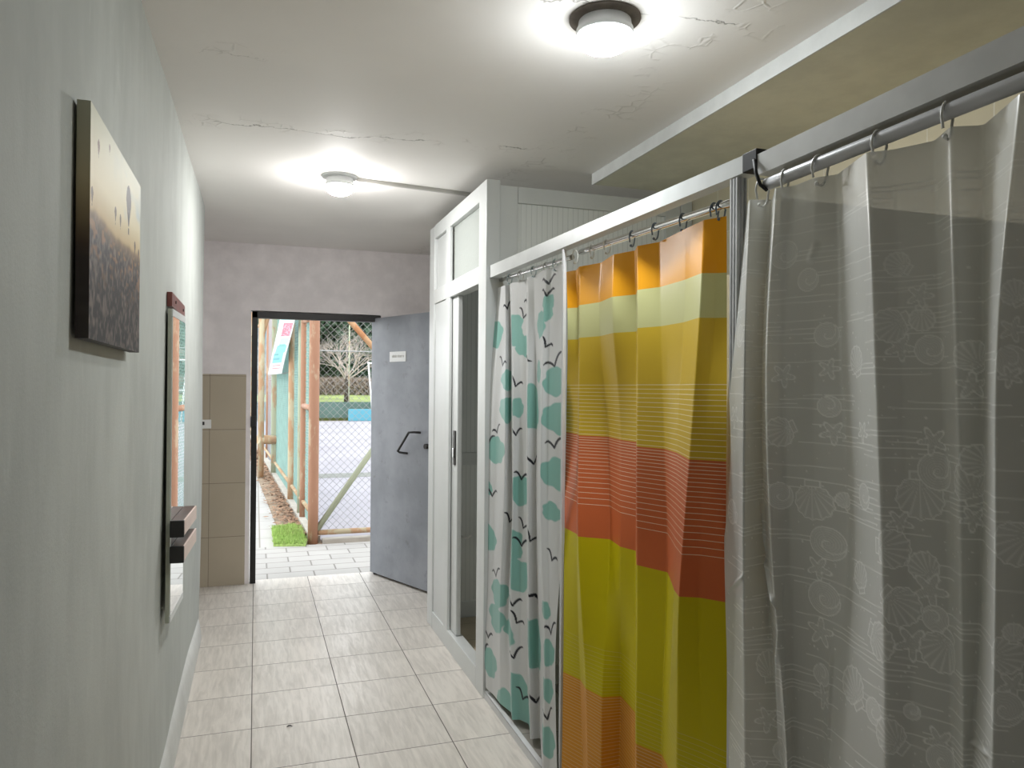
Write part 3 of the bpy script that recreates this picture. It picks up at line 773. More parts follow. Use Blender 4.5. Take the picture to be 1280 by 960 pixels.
# -- grey half-clear curtain with seashells
L3 = [1.932, 1.6, 1.2, .75, .04]
C3 = [((931, 913, 905, 909, 912), (1.105, 1.085, 1.06, 1.06, 1.06)),
      ((937, 931, 928, 930, 933), (1.06, 1.03, 1.01, 1.02, 1.02)),
      ((966, 953, 955, 974, 978), (1.11, 1.10, 1.09, 1.09, 1.09)),
      ((969, 957, 963, 984, 986), (1.05, 1.035, 1.03, 1.03, 1.035)),
      ((992, 980, 986, 992, 996), (1.075, 1.06, 1.07, 1.06, 1.06)),
      ((1020, 1018, 1020, 1030, 1035), (1.075, 1.09, 1.09, 1.085, 1.08)),
      ((1047, 1051, 1060, 1038, 1042), (1.10, 1.10, 1.095, 1.07, 1.07)),
      ((1083, 1093, 1104, 1108, 1110), (1.045, 1.035, 1.035, 1.04, 1.045)),
      ((1114, 1125, 1135, 1140, 1142), (1.075, 1.07, 1.07, 1.07, 1.07)),
      ((1168, 1178, 1187, 1193, 1196), (1.105, 1.10, 1.10, 1.095, 1.09)),
      ((1188, 1194, 1200, 1203, 1206), (1.07, 1.065, 1.07, 1.075, 1.075)),
      ((1229, 1230, 1226, 1209, 1210), (1.115, 1.105, 1.10, 1.085, 1.085)),
      ((1276, 1247, 1243, 1238, 1238), (1.045, 1.035, 1.035, 1.035, 1.035)),
      ((1320, 1312, 1310, 1310, 1310), (1.09, 1.095, 1.10, 1.10, 1.10)),
      ((1360, 1350, 1350, 1350, 1350), (1.05, 1.045, 1.04, 1.04, 1.04)),
      ((1420, 1420, 1420, 1420, 1420), (1.10, 1.10, 1.10, 1.10, 1.10)),
      ((1500, 1500, 1500, 1500, 1500), (1.04, 1.04, 1.04, 1.04, 1.04)),
      ((1570, 1570, 1570, 1570, 1570), (1.09, 1.09, 1.09, 1.09, 1.09))]
zs3 = np.linspace(1.932, .04, 900)
V3, s3 = curtain_shape(L3, [[(c[0][l], c[1][l]) for c in C3] for l in range(5)], .0019, zs3, .0050)
V3 = wrinkle(V3, s3, .0009, 3)
# pulled creases: short ridges pinched into the film
def crease(px0, py0, px1, py1, amp, wid):
    a0, b0, _ = fabric_pos(V3, s3, px0, py0); a1, b1, _ = fabric_pos(V3, s3, px1, py1)
    S, Z = np.meshgrid(s3, zs3); L = math.hypot(a1-a0, b1-b0); ux, uz = (a1-a0)/L, (b1-b0)/L
    t = ((S-a0)*ux+(Z-b0)*uz)/L; d = -(S-a0)*uz+(Z-b0)*ux
    V3[..., 0] -= amp*np.exp(-(d/wid)**2)*np.clip(np.minimum(t, 1-t)*5, 0, 1)
for q in ((956, 690, 982, 765, .010, .007), (986, 712, 985, 870, .012, .006), (973, 790, 977, 950, .010, .009), (908, 740, 935, 715, .006, .005), (1022, 300, 1012, 330, .005, .009), (945, 600, 960, 700, .008, .008), (1036, 950, 1040, 800, .005, .005), (1205, 930, 1238, 945, .006, .005)):
    crease(*q)
def shell_print():
    nz, n = V3.shape[:2]; S, Z = np.meshgrid(s3, zs3); K = np.zeros((nz, n)); fill = np.zeros((nz, n)); r = np.random.default_rng(21)
    lw = .0011
    def win(a, b, R):
        j0, j1 = np.searchsorted(s3, (a-R, a+R)); i0, i1 = np.searchsorted(-zs3, (-(b+R), -(b-R)))
        return slice(max(i0, 0), max(i1, 1)), slice(max(j0, 0), max(j1, 1))
    def put(sl, line, body, bv=.22):
        fill[sl] = np.where(body > .5, bv, fill[sl]); K[sl] = np.where(body > .5, 0, K[sl]); K[sl] = np.maximum(K[sl], line)
    def ln(d, w=lw): return np.clip((w-np.abs(d))/.0009+.5, 0, 1)
    def star(a, b, R, rot):
        sl = win(a, b, R*1.2); x, z = S[sl]-a, Z[sl]-b
        if x.size == 0: return
        th = np.arctan2(z, x)+rot; rr = np.hypot(x, z)
        lim = R*(.40+.60*((np.cos(5*th)+1)/2)**1.25)
        put(sl, np.maximum(ln((rr-lim)*.55), .35*ln(np.sin(rr/R*26)*.1*R*.5, .0005)*(rr < lim*.8)), (rr < lim)*1.)
    def scallop(a, b, R, rot):
        sl = win(a, b, R*1.4); x, z = S[sl]-a, Z[sl]-b
        if x.size == 0: return
        c, s_ = math.cos(rot), math.sin(rot); x, z = x*c+z*s_, -x*s_+z*c
        th = np.arctan2(x, z+R*.75); rr = np.hypot(x, (z)*1.06); tt = np.arctan2(x, z)
        lim = R*(1+.035*np.cos(13*tt))
        hinge = (np.abs(x) < R*.42) & (z < -R*.82) & (z > -R*1.18)
        body = ((rr < lim) | hinge)*1.
        ribs = .55*ln(np.sin(th*11)*.18*R*.35, .0008)*(rr < lim*.93)
        out = ln(rr-lim)*(~hinge); ho = ln(np.maximum(np.abs(x)-R*.42, np.abs(z+R)-R*.18))*(z < -R*.8)
        put(sl, np.maximum(np.maximum(out, ho), ribs), body)
    def snail(a, b, R, rot):
        sl = win(a, b, R*1.4); x, z = S[sl]-a, Z[sl]-b
        if x.size == 0: return
        c, s_ = math.cos(rot), math.sin(rot); x, z = x*c+z*s_, -x*s_+z*c
        th = np.arctan2(z, x); rr = np.hypot(x, z)
        sp = (np.log(np.maximum(rr, 1e-5)/R)/.42-th)/(2*PI); fr_ = np.abs(sp-np.round(sp))*2*PI*.42*rr
        mouth = (x > R*.3) & (x < R*1.25) & (np.abs(z) < (R*1.3-x)*.55)
        body = ((rr < R) | mouth)*1.
        put(sl, np.maximum(np.maximum(ln(rr-R)*(~mouth), ln(fr_)*(rr < R)*(rr > R*.1)), .45*ln(np.sin(rr/R*22)*.1*R*.4, .0006)*(rr < R)), body)
    # wave lines first, then dots, then the motifs over them
    for band in range(26):
        zc = 1.86-band*.073+r.uniform(-.01, .01)
        for k in range(r.integers(4, 9)):
            z0 = zc-k*.0092-r.uniform(0, .003); a = r.uniform(0, .25)
            while a < s3[-1]:
                L = r.uniform(.06, .30); i0 = np.searchsorted(-zs3, -(z0+.008)); i1 = np.searchsorted(-zs3, -(z0-.008)); j0, j1 = np.searchsorted(s3, (a, a+L))
                sl = (slice(i0, i1), slice(j0, j1)); zw = z0+.0012*np.sin(S[sl]*31+k)
                K[sl] = np.maximum(K[sl], .85*ln(Z[sl]-zw, .0010)); a += L+r.uniform(.06, .34)
    for k in range(1500):
        a, b, R = r.uniform(0, s3[-1]), r.uniform(.05, 1.75), r.choice((.0012, .0016, .0024), p=(.5, .35, .15))
        sl = win(a, b, R*2+.002)
        if K[sl].size: K[sl] = np.maximum(K[sl], .9*np.clip((R-np.hypot(S[sl]-a, Z[sl]-b))/.0008+.5, 0, 1))
    spots = [('c', 1150, 623, 28, PI), ('s', 1125, 653, 16, .3), ('c', 1015, 628, 23, PI), ('c', 1056, 626, 10, .5), ('n', 1035, 680, 20, 0), ('s', 1023, 710, 15, .2), ('n', 1030, 748, 20, .3), ('s', 1026, 790, 18, 1.), ('c', 1114, 686, 24, -1.6), ('c', 1154, 708, 19, .6), ('s', 1163, 738, 22, .1), ('c', 1127, 758, 25, -2.3), ('n', 1169, 773, 16, 3.), ('s', 1140, 804, 22, .3), ('c', 1176, 816, 26, 2.6), ('c', 1100, 802, 24, -1.9), ('n', 1028, 843, 13, 2.), ('s', 1030, 871, 16, .6), ('c', 1066, 857, 24, .7), ('n', 1092, 889, 16, .2), ('s', 1174, 928, 19, .4), ('n', 1178, 952, 19, 0),
             ('c', 1270, 680, 28, 2.2), ('s', 1266, 857, 18, .2), ('c', 1258, 818, 23, -1.4), ('n', 1255, 887, 22, 0), ('s', 1216, 650, 16, .4), ('c', 1211, 602, 25, .3), ('n', 1172, 589, 23, 1.), ('s', 1166, 552, 18, .5), ('c', 1222, 575, 20, 1.2), ('s', 1042, 541, 15, .3), ('s', 1126, 433, 18, .2), ('n', 1163, 438, 18, .5), ('c', 1113, 407, 21, 2.), ('c', 1152, 400, 15, PI), ('s', 1216, 482, 17, .9), ('c', 1214, 444, 19, .5), ('s', 1267, 411, 16, 0), ('n', 1263, 452, 19, 2.), ('s', 1149, 369, 16, .1), ('c', 1267, 365, 16, .5), ('n', 1033, 419, 15, 1.), ('s', 1037, 461, 13, 0), ('n', 1037, 508, 13, 2.), ('n', 981, 319, 17, 0), ('c', 1268, 790, 12, 0), ('s', 1262, 470, 14, .5), ('c', 1122, 330, 15, 1.), ('n', 1010, 350, 14, .6), ('s', 980, 470, 15, .2), ('c', 975, 540, 18, 2.), ('n', 975, 620, 16, 1.), ('c', 1110, 920, 22, 1.), ('n', 1140, 890, 10, 1.), ('c', 962, 830, 18, 0), ('s', 960, 900, 16, .5), ('c', 918, 330, 15, .3), ('n', 925, 420, 14, .3), ('s', 918, 520, 14, .3), ('c', 915, 640, 15, 1.3), ('c', 1070, 450, 18, .3), ('s', 1078, 540, 14, .3), ('n', 1080, 620, 16, .3), ('c', 1075, 720, 18, .3)]
    for t, px, py, R, rot in spots:
        a, b, w = fabric_pos(V3, s3, px, py); R = R*w/FPX
        {'c': scallop, 's': star, 'n': snail}[t](a, b, R, rot)
    for k in range(46):    # the rest of the cloth, below and to the right of what the photo shows
        a, b = r.uniform(.02, s3[-1]), r.uniform(.08, .72)
        (scallop, star, snail)[r.integers(3)](a, b, r.uniform(.02, .04), r.uniform(0, 6.3))
    for k in range(24):
        a, b = r.uniform(s3[-1]*.74, s3[-1]), r.uniform(.7, 1.7)
        (scallop, star, snail)[r.integers(3)](a, b, r.uniform(.02, .04), r.uniform(0, 6.3))
    Z3 = V3[..., 2]
    al = .85+.08*fill+.14*K; al = np.clip(al, 0, .97)
    base = np.array(lin((222, 223, 219))); ink = np.array(lin((253, 253, 251)))
    top = np.clip((1.95-Z3)/.55, .25, 1)  # ink faded towards the top, imitating the bright background behind the film
    q = np.clip((1.0*K+.55*fill)*top, 0, 1)[..., None]
    return base+(ink-base)*q, al
c3, a3 = shell_print()
M['film_shells'] = film('clear_shell_film', .10, 'attr', .28, True, bump=.12, spec=.7)
finish_curtain('shower_curtain', V3, M['film_shells'], c3, a3, label='grey half clear shower curtain with white seashell and starfish print')

# ------------------------------------------------------------------ outside
M['pavers'] = tile_mat('concrete_pavers', (166, 164, 160), (122, 119, 114), (.36, .19), (.1, 6.13), (0, 1), .006, None, .8, .05, .5)
M['walk'] = tile_mat('walkway_slabs', (172, 170, 166), (138, 134, 126), (.5, .5), (.05, 7.3), (0, 1), .007, None, .85, .04)
M['court'] = plain('court_asphalt', (150, 147, 153), .9, 0, .10, .5, .1)
M['soil'] = plain('gravel_soil', (150, 132, 112), .95, 0, .25, 9., .4)
M['kerb'] = plain('concrete_kerb', (165, 160, 150), .85, 0, .1, 6., .2)
M['rust'] = rust_mat('rusty_post', (174, 150, 124), (158, 118, 94), .7)
M['rust2'] = rust_mat('ochre_post', (176, 164, 136), (170, 136, 104), .45)
M['greenpipe'] = rust_mat('pale_green_pipe', (158, 164, 140), (160, 136, 108), .2)
M['wire'] = plain('grey_wire', (150, 150, 148), .5, .4, .1)
M['wire_green'] = plain('green_wire', (118, 150, 140), .5, .1, .1)
M['turf'] = plain('green_turf', (162, 190, 108), .9, 0, .25, 40.)
M['litter'] = plain('fallen_leaves', (146, 116, 92), .9, 0, .4, 30.)
M['grass'] = plain('bank_grass', (126, 140, 78), .95, 0, .25, .6)
M['screen'] = plain('dark_green_screen', (86, 108, 100), .85, 0, .1, 1.)
M['blue'] = plain('sky_blue_sheet', (88, 156, 174), .6, 0, .05, 2.)
M['bark'] = plain('grey_bark', (170, 158, 150), .9, 0, .15, 8.)
M['dark_bark'] = plain('dark_bark', (70, 62, 54), .9, 0, .2, 8.)
M['twig_hedge'] = plain('brown_twigs', (142, 128, 116), .95, 0, .3, 3.)
def leaf_mat(name, rgb):
    g = Nodes(name); v = g.coord(); c = lin(rgb)
    col = g.mix(g.noise(v, 1.2, 3.), tuple(k*.7 for k in c), tuple(k*1.3 for k in c))
    p = g.bsdf(col, .6, spec=.3); t = g.add('ShaderNodeBsdfTranslucent', {'Color': col}).outputs[0]
    return g.done(g.add('ShaderNodeMixShader', {0: .3, 1: p, 2: t}).outputs[0])
M['needle'] = leaf_mat('evergreen_leaves', (92, 116, 96)); M['needle2'] = leaf_mat('olive_leaves', (100, 120, 96))

struct(box_obj('ground', (-8, 6.18, -.3), (14, 60, -.012), M['soil']), 'bare ground outside')
struct(box_obj('paving', (-3, 6.131, -.2), (4.5, 7.36, -.004), M['pavers']), 'pale concrete pavers outside the exit door')
FX = lambda y: .560-.043*(y-7.44)          # line of the long fence
wk = MB(); wk.hexa([(-3, 7.361, -.2), (.27, 7.361, -.2), (-1.9, 60, -.2), (-5, 60, -.2), (-3, 7.361, -.005), (.27, 7.361, -.005), (-1.9, 60, -.005), (-5, 60, -.005)])
struct(wk.build('walkway', M['walk']), 'sunlit walkway along the fence')
ct = MB(); ct.hexa([(.62, 7.50, -.2), (14, 7.50, -.2), (14, 33.2, -.2), (FX(33.2)+.06, 33.2, -.2), (.62, 7.50, 0), (14, 7.50, 0), (14, 33.2, 0), (FX(33.2)+.06, 33.2, 0)])
struct(ct.build('court', M['court']), 'pale grey sports court behind the chain-link fence')
kb = MB(); kb.hexa([(FX(7.5)-.05, 7.5, -.1), (FX(7.5)+.05, 7.5, -.1), (FX(34)+.05, 34, -.1), (FX(34)-.05, 34, -.1), (FX(7.5)-.05, 7.5, .05), (FX(7.5)+.05, 7.5, .05), (FX(34)+.05, 34, .05), (FX(34)-.05, 34, .05)])
struct(kb.build('kerb', M['kerb']), 'low concrete kerb under the long fence')
struct(box_obj('kerb_court', (.62, 7.40, -.1), (4.5, 7.499, .03), M['kerb']), 'low kerb under the near fence panel')
# shadow band across the court, put in as a thin grey slab
tag(box_obj('court_shade_band', (.70, 12.6, .0005), (9., 13.2, .004), plain('shade_band_grey', (120, 122, 116), .9)), 'long grey strip of painted shade across the court', 'shade band')

# fallen leaves along the kerb
def litter():
    r = np.random.default_rng(4); V = []; F = []
    for k in range(2600):
        y = 7.75+24*r.random()**1.9; x = FX(y)-.055-abs(r.normal(0, .11)); z = .001+r.random()*.022
        a = r.uniform(0, 6.3); s = r.uniform(.018, .04)*(1 if y < 14 else 1.6); t = r.uniform(-.5, .5)
        d = np.array([math.cos(a), math.sin(a), t*.5])*s; e_ = np.array([-math.sin(a), math.cos(a), r.uniform(-.4, .4)])*s*.5
        p = np.array([x, y, z+.012]); n = len(V)
        V += [p-d, p+e_, p+d, p-e_]; F.append((n, n+1, n+2, n+3))
    return np_mesh('leaf_litter', V, F, M['litter'], smooth=False)
tag(litter(), 'strip of brown fallen leaves along the fence kerb', 'leaves', kind='stuff')

# piece of artificial turf at the foot of the post
def turf():
    r = np.random.default_rng(6); V = []; F = []
    P0 = [np.array(p) for p in ((.172, 7.375), (.455, 7.30), (.475, 7.42), (.46, 8.15), (.40, 8.30), (.175, 8.22))]
    # outline slab
    n = len(P0)
    V += [np.array([*p, -.004]) for p in P0]+[np.array([*p, .018]) for p in P0]
    tri = []
    for i in range(n): tri += [(i, (i+1) % n, n+(i+1) % n), (i, n+(i+1) % n, n+i)]
    for i in range(1, n-1): tri.append((n, n+i, n+i+1))
    F += tri
    poly = np.array(P0)
    def inside(x, y):
        c = False
        for i in range(n):
            (x1, y1), (x2, y2) = poly[i], poly[i-1]
            if (y1 > y) != (y2 > y) and x < (x2-x1)*(y-y1)/(y2-y1)+x1: c = not c
        return c
    for k in range(6500):
        x, y = r.uniform(.15, .50), r.uniform(7.27, 8.33)
        if not inside(x, y): continue
        a = r.uniform(0, 6.3); h_ = r.uniform(.02, .05); b = len(V)
        V += [np.array([x+.004*math.cos(a), y+.004*math.sin(a), .016]), np.array([x-.004*math.cos(a), y-.004*math.sin(a), .016]), np.array([x+r.normal(0, .015), y+r.normal(0, .015), .016+h_])]
        F.append((b, b+1, b+2))
    return np_mesh('turf_mat', V, F, M['turf'], smooth=False)
tag(turf(), 'bright green patch of artificial turf beside the big rusty post', 'turf')

def wires(mb, O, U, W, H, p, r, z0=0.):
    """diamond wire netting on the rectangle O + U*[0,W], height z0..H"""
    O = np.array(O, float); U = np.array(U, float); N = np.array([-U[1], U[0], 0])
    for sgn in (1, -1):
        k0 = -int(H/p)-2; k1 = int(W/p)+2
        if sgn < 0: k0, k1 = 0, int((W+H)/p)+2
        for k in range(k0, k1):
            pts = []
            # u = k*p + sgn*z
            za, zb = z0, H
            ua, ub = k*p+sgn*(za-z0), k*p+sgn*(zb-z0)
            t0, t1 = 0., 1.
            for lo, hi in ((0., W),):
                d = ub-ua
                ta, tb = (lo-ua)/d, (hi-ua)/d
                if ta > tb: ta, tb = tb, ta
                t0, t1 = max(t0, ta), min(t1, tb)
            if t1-t0 < 1e-3: continue
            off = N*(.0015*sgn)
            a = O+U*(ua+(ub-ua)*t0)+np.array([0, 0, za+(zb-za)*t0])+off; b = O+U*(ua+(ub-ua)*t1)+np.array([0, 0, za+(zb-za)*t1])+off
            mb.tube([a, b], r, 4, caps=False)
    return mb

HF = 3.2
# near panel facing the door
PY = 7.44
def pole(name, x, y, z0, z1, r, mat, parent, n=14):
    return MB().tube([(x, y, z0+(z1-z0)*i/8) for i in range(9)], r, n).build(name, mat, parent)
fp = empty('chain_link_fence', (0, 0, 0), 'chain-link fence panel with diagonal braces facing the doorway, rusty corner post', 'fence')
pole('corner_post', .533, PY, -.01, HF, .049, M['rust'], fp, 18)
pole('post', 2.42, PY, -.01, HF, .040, M['rust2'], fp)
MB().tube([(.583, PY, .092), (2.38, PY, .092)], .026, 12).build('bottom_rail', M['rust2'], fp)
MB().tube([(.583, PY, HF-.06), (2.38, PY, HF-.06)], .026, 12).build('top_rail', M['rust2'], fp)
MB().tube([(.570, PY+.005, .12), (1.46, PY+.005, 1.40)], .028, 12).build('brace', M['greenpipe'], fp)
MB().tube([(.56, PY+.005, 2.48), (1.46, PY+.005, 1.48)], .028, 12).build('brace', rust_mat('orange_brace', (176, 140, 104), (166, 118, 80), .5), fp)
wires(MB(), (.58, PY+.035, 0), (1, 0, 0), 1.82, HF-.07, .070, .0017, .09).build('wire_mesh', M['wire'], fp, fix=False)
# long fence going away to the left of the court
fl_ = empty('long_fence', (0, 0, 0), 'long fence of many rusty poles with green netting running away beside the walkway', 'fence')
dirv = np.array([-.043, 1., 0.]); dirv /= np.linalg.norm(dirv)
for y, r, mt in ((8.65, .036, 'rust'), (8.95, .034, 'greenpipe'), (10.05, .050, 'rust2'), (13.2, .060, 'greenpipe'), (17.8, .06, 'rust'), (23.5, .07, 'rust2'), (29., .07, 'rust2')):
    pole('post', FX(y), y, .03, HF+ (0 if y < 20 else .6), r, M[mt], fl_)
for z in (.22, 2.95):
    MB().tube([(FX(7.5), 7.5, z), (FX(33), 33, z)], .022, 8).build('rail', M['rust2'], fl_)
MB().tube([(.535, 7.47, 1.28), (FX(8.65), 8.65, 1.28)], .030, 10).build('short_rail', M['rust'], fl_)
MB().tube([(.535, 7.47, 2.17), (FX(8.65), 8.65, 2.22)], .028, 10).build('short_rail', M['rust'], fl_)
a_ = on_x(324, 552, .14); 
wires(MB(), (FX(7.5)+.02, 7.5, 0), dirv, 7.0, HF-.1, .062, .0022, .06).build('wire_mesh', M['wire_green'], fl_, fix=False)
# fine green netting: woven sheet with real gaps in its weave
def netting():
    g = Nodes('green_netting'); v = g.coord(); s = g.sep(v)
    a = g.math('FRACT', g.math('MULTIPLY', s[1], 30.)); b = g.math('FRACT', g.math('MULTIPLY', s[2], 34.))
    hole = g.math('MULTIPLY', g.math('LESS_THAN', g.math('ABSOLUTE', g.math('SUBTRACT', a, .5)), .43), g.math('LESS_THAN', g.math('ABSOLUTE', g.math('SUBTRACT', b, .5)), .40))
    col = lin((172, 188, 198))
    d = g.bsdf(col, .7, spec=.2); t = g.add('ShaderNodeBsdfTranslucent', {'Color': col}).outputs[0]
    sh = g.add('ShaderNodeMixShader', {0: .5, 1: d, 2: t}).outputs[0]
    tr = g.add('ShaderNodeBsdfTransparent').outputs[0]
    return g.done(g.add('ShaderNodeMixShader', {0: hole, 1: sh, 2: tr}).outputs[0])
M['net'] = netting()
nt = MB(); nt.hexa([(FX(8.7)+.045, 8.7, .06), (FX(8.7)+.048, 8.7, .06), (FX(33)+.048, 33, .06), (FX(33)+.045, 33, .06), (FX(8.7)+.045, 8.7, 3.0), (FX(8.7)+.048, 8.7, 3.0), (FX(33)+.048, 33, 3.0), (FX(33)+.045, 33, 3.0)])
nt.build('netting', M['net'], fl_)
# props standing out from the fence
br = empty('fence_prop', (0, 0, 0), 'rusty pole frame with a crossbar standing out from the long fence', 'pole frame')
def at_plane(px, py, Y): return on_y(px, py, Y)
pA = at_plane(327.5, 402, 13.); pB = at_plane(326.5, 549, 13.)
MB().tube([(pA[0], 13, 3.3), (pB[0], 13, .0)], .045, 12).build('upright', M['rust2'], br)
MB().tube([(pB[0]-.05, 13, .60+.02), (FX(13.2)+.0, 13.15, .60)], .075, 12).build('crossbar', M['rust2'], br)
MB().tube([(pA[0], 13, 2.30), (FX(13)-.05, 13.1, 2.95)], .035, 10).build('stay', M['rust2'], br)
pC = at_plane(337, 402, 16.); pD = at_plane(336, 500, 16.)
pp = MB().tube([(pC[0], 16, 3.3), (pD[0], 16, .0)], .055, 12).build('pole', M['rust'])
tag(pp, 'rusty brown pole behind the crossbar frame by the long fence', 'pole')

# banner tied to the long fence
bn = empty('banner', (0, 0, 0), 'tilted white banner with pink and turquoise blocks tied to the fence', 'banner')
g = Nodes('banner_print'); M['banner'] = g.done(g.bsdf(g.attr('print_colour')[0], .6, spec=.3))
def banner():
    # corners (photo): top-left, top-right, bottom-right, bottom-left on the fence plane
    def on_fence(px, py, off=.10):
        d = ray(px, py); # x = FX(y)-off
        y = (.560+.043*7.44-off)/(d[0]/d[1]+.043)
        return np.array([0, 0, CAM_H])+d*(y/d[1])
    tl, tr_, brr, bl = [on_fence(*q) for q in ((352, 391), (371, 391), (352.3, 467), (335, 468.5))]
    nu, nv = 60, 150
    U, W = np.meshgrid(np.linspace(0, 1, nu), np.linspace(0, 1, nv))
    P = (tl*(1-U[..., None])+tr_*U[..., None])*(1-W[..., None])+(bl*(1-U[..., None])+brr*U[..., None])*W[..., None]
    P[..., 0] += .02*np.sin(W*7)*np.sin(U*3)
    c = lambda *k: np.array(lin(k))*.62; col = np.tile(c(236, 240, 240), (nv, nu, 1))
    def rect(u0, u1, w0, w1, k): col[(U > u0) & (U < u1) & (W > w0) & (W < w1)] = k
    rect(.08, .92, .04, .10, c(150, 214, 214)); rect(.30, .93, .14, .33, c(214, 96, 124)); 
    r = np.random.default_rng(2)
    for k in range(60): 
        u, w_ = r.uniform(.32, .9), r.uniform(.15, .32); rect(u, u+.05, w_, w_+.014, c(236, 170, 186))
    rect(.36, .92, .36, .46, c(176, 226, 226)); rect(.30, .92, .47, .60, c(110, 210, 214)); rect(.42, .82, .46, .50, c(90, 176, 170))
    rect(.22, .88, .60, .78, c(120, 216, 224)); rect(.28, .62, .615, .645, c(70, 160, 160)); rect(.26, .74, .69, .725, c(80, 170, 180))
    rect(.28, .84, .82, .835, c(206, 90, 110)); rect(.28, .84, .875, .89, c(206, 90, 110))
    o = np_mesh('banner_sheet', P.reshape(-1, 3), grid_faces(nv, nu), M['banner'], bn)
    at = o.data.attributes.new('print_colour', 'FLOAT_COLOR', 'POINT'); at.data.foreach_set('color', np.concatenate([col.reshape(-1, 3), np.ones((nu*nv, 1))], 1).astype(np.float32).ravel())
    so = o.modifiers.new('thick', 'SOLIDIFY'); so.thickness = .004
    for q in (tl, tr_, brr, bl): MB().tube([q, q+np.array([.10, 0, .02])], .006, 6).build('tie', M['wire'], bn)
banner()

# far side of the court
sc_ = empty('wind_screen', (0, 33.6, 0), 'dark green windbreak screen along the far end of the court', 'screen')
wsm = MB(); wsm.box((-.9, -.02, .12), (16, .02, .82)); wsm.build('sheet', M['screen'], sc_)
for x in np.arange(-.9, 16, 2.4): MB().tube([(x, .06, 0), (x, .06, 4.2)], .03, 8).build('post', M['greenpipe'], sc_)
MB().tube([(-.9, .06, 3.05), (16, .06, 3.05)], .03, 8).build('wire_rail', M['wire'], sc_)
bb = empty('blue_sheet', (4.9, 33.0, 0), 'sky blue padded sheet leaning on the far screen', 'sheet')
MB().box((-1.1, -.03, .005), (2.6, .05, .52), .02).build('sheet', M['blue'], bb)
pc = on_y(359, 553, 18.5)
rb = empty('red_crate', (pc[0]+.05, 18.5, .001), 'small red crate on the court behind the green netting', 'crate')
rbm = plain('red_paint', (206, 110, 108), .6)
cr = MB(); cr.box((-.22, -.15, 0), (.22, .15, .02)); cr.box((-.22, -.15, .02), (.22, -.13, .22)); cr.box((-.22, .13, .02), (.22, .15, .22)); cr.box((-.22, -.13, .02), (-.20, .13, .22)); cr.box((.20, -.13, .02), (.22, .13, .22))
cr.build('crate_body', rbm, rb)
MB().box((-.235, -.165, .221), (.235, -.125, .245), .004).build('rim', rbm, rb); MB().box((-.235, .125, .221), (.235, .165, .245), .004).build('rim', rbm, rb)
wf = empty('goal_frame', (4.75, 32.2, 0), 'white metal pole frame at the far right of the court', 'frame')
MB().tube([(0, 0, 0), (-.22, 0, 2.55)], .035, 8).build('upright', M['white_pl'], wf)
MB().tube([(-.20, 0, 2.5), (1.4, 0, 2.5)], .035, 8).build('crossbar', M['white_pl'], wf)
MB().tube([(1.4, 0, 2.5), (1.5, 0, 0)], .035, 8).build('upright', M['white_pl'], wf)
MB().tube([(-.1, 0, 1.3), (1.42, 0, 1.35)], .03, 8).build('rail', M['white_pl'], wf)

gb = MB(); gb.hexa([(-8, 34, -.2), (20, 34, -.2), (20, 70, -.2), (-8, 70, -.2), (-8, 34, .55), (20, 34, .55), (20, 70, 1.6), (-8, 70, 1.6)])
struct(gb.build('grass_bank', M['grass']), 'sunny strip of grass beyond the court')
def hedge():
    r = np.random.default_rng(9); n = 26000; V = np.empty((n, 3, 3)); 
    c = np.stack([r.uniform(-6, 18, n), 48.6+r.normal(0, .35, n), .9+1.15*r.random(n)**.8], -1)
    a = r.normal(0, 1, (n, 3)); a[:, 2] = np.abs(a[:, 2])+.4; a /= np.linalg.norm(a, axis=1, keepdims=True); L = r.uniform(.2, .5, (n, 1)); b = np.cross(a, r.normal(0, 1, (n, 3))); b /= np.linalg.norm(b, axis=1, keepdims=True)
    V[:, 0] = c-a*L/2-b*.02; V[:, 1] = c-a*L/2+b*.02; V[:, 2] = c+a*L/2
    return np_mesh('bare_hedge', V.reshape(-1, 3), np.arange(n*3).reshape(-1, 3), M['twig_hedge'], smooth=False)
def back_hedge():
    r = np.random.default_rng(19); n = 30000
    c = np.stack([r.uniform(-8, 20, n), 67.+r.normal(0, .6, n), 1.3+5.6*r.random(n)], -1)
    c[:, 2] += .5*np.sin(c[:, 0]*1.1)*(c[:, 2]/5)
    a = r.normal(0, 1, (n, 3)); a /= np.linalg.norm(a, axis=1, keepdims=True); b = np.cross(a, r.normal(0, 1, (n, 3))); b /= np.linalg.norm(b, axis=1, keepdims=True)
    q = r.uniform(.15, .36, (n, 1)); V = np.stack([c-a*q, c-b*q*.5, c+a*q, c+b*q*.5], 1)
    return np_mesh('evergreen_hedge', V.reshape(-1, 3), np.arange(n*4).reshape(-1, 4), M['needle'], smooth=False)
tag(back_hedge(), 'tall dark evergreen hedge behind all the trees', 'hedge', kind='stuff')
tag(hedge(), 'low bare brown hedge at the top of the grass strip', 'hedge', kind='stuff')
def leaves(center, rad, n, size, seed, name, mat, parent):
    r = np.random.default_rng(seed)
    p = r.normal(0, 1, (n, 3)); p /= np.linalg.norm(p, axis=1, keepdims=True); p *= (r.random((n, 1))**.45)
    lob = 1+.18*np.sin(p[:, :1]*7+seed)+.15*np.cos(p[:, 2:3]*9+seed*2)
    c = p*lob*np.array(rad)+np.array(center)
    a = r.normal(0, 1, (n, 3)); a /= np.linalg.norm(a, axis=1, keepdims=True); b = np.cross(a, r.normal(0, 1, (n, 3))); b /= np.linalg.norm(b, axis=1, keepdims=True)
    s = r.uniform(.6, 1.3, (n, 1))*size
    V = np.stack([c-a*s, c-b*s*.5, c+a*s, c+b*s*.5], 1)
    return np_mesh(name, V.reshape(-1, 3), np.arange(n*4).reshape(-1, 4), mat, parent, smooth=False)
ev = ['first', 'second', 'third', 'fourth', 'fifth', 'sixth', 'seventh']
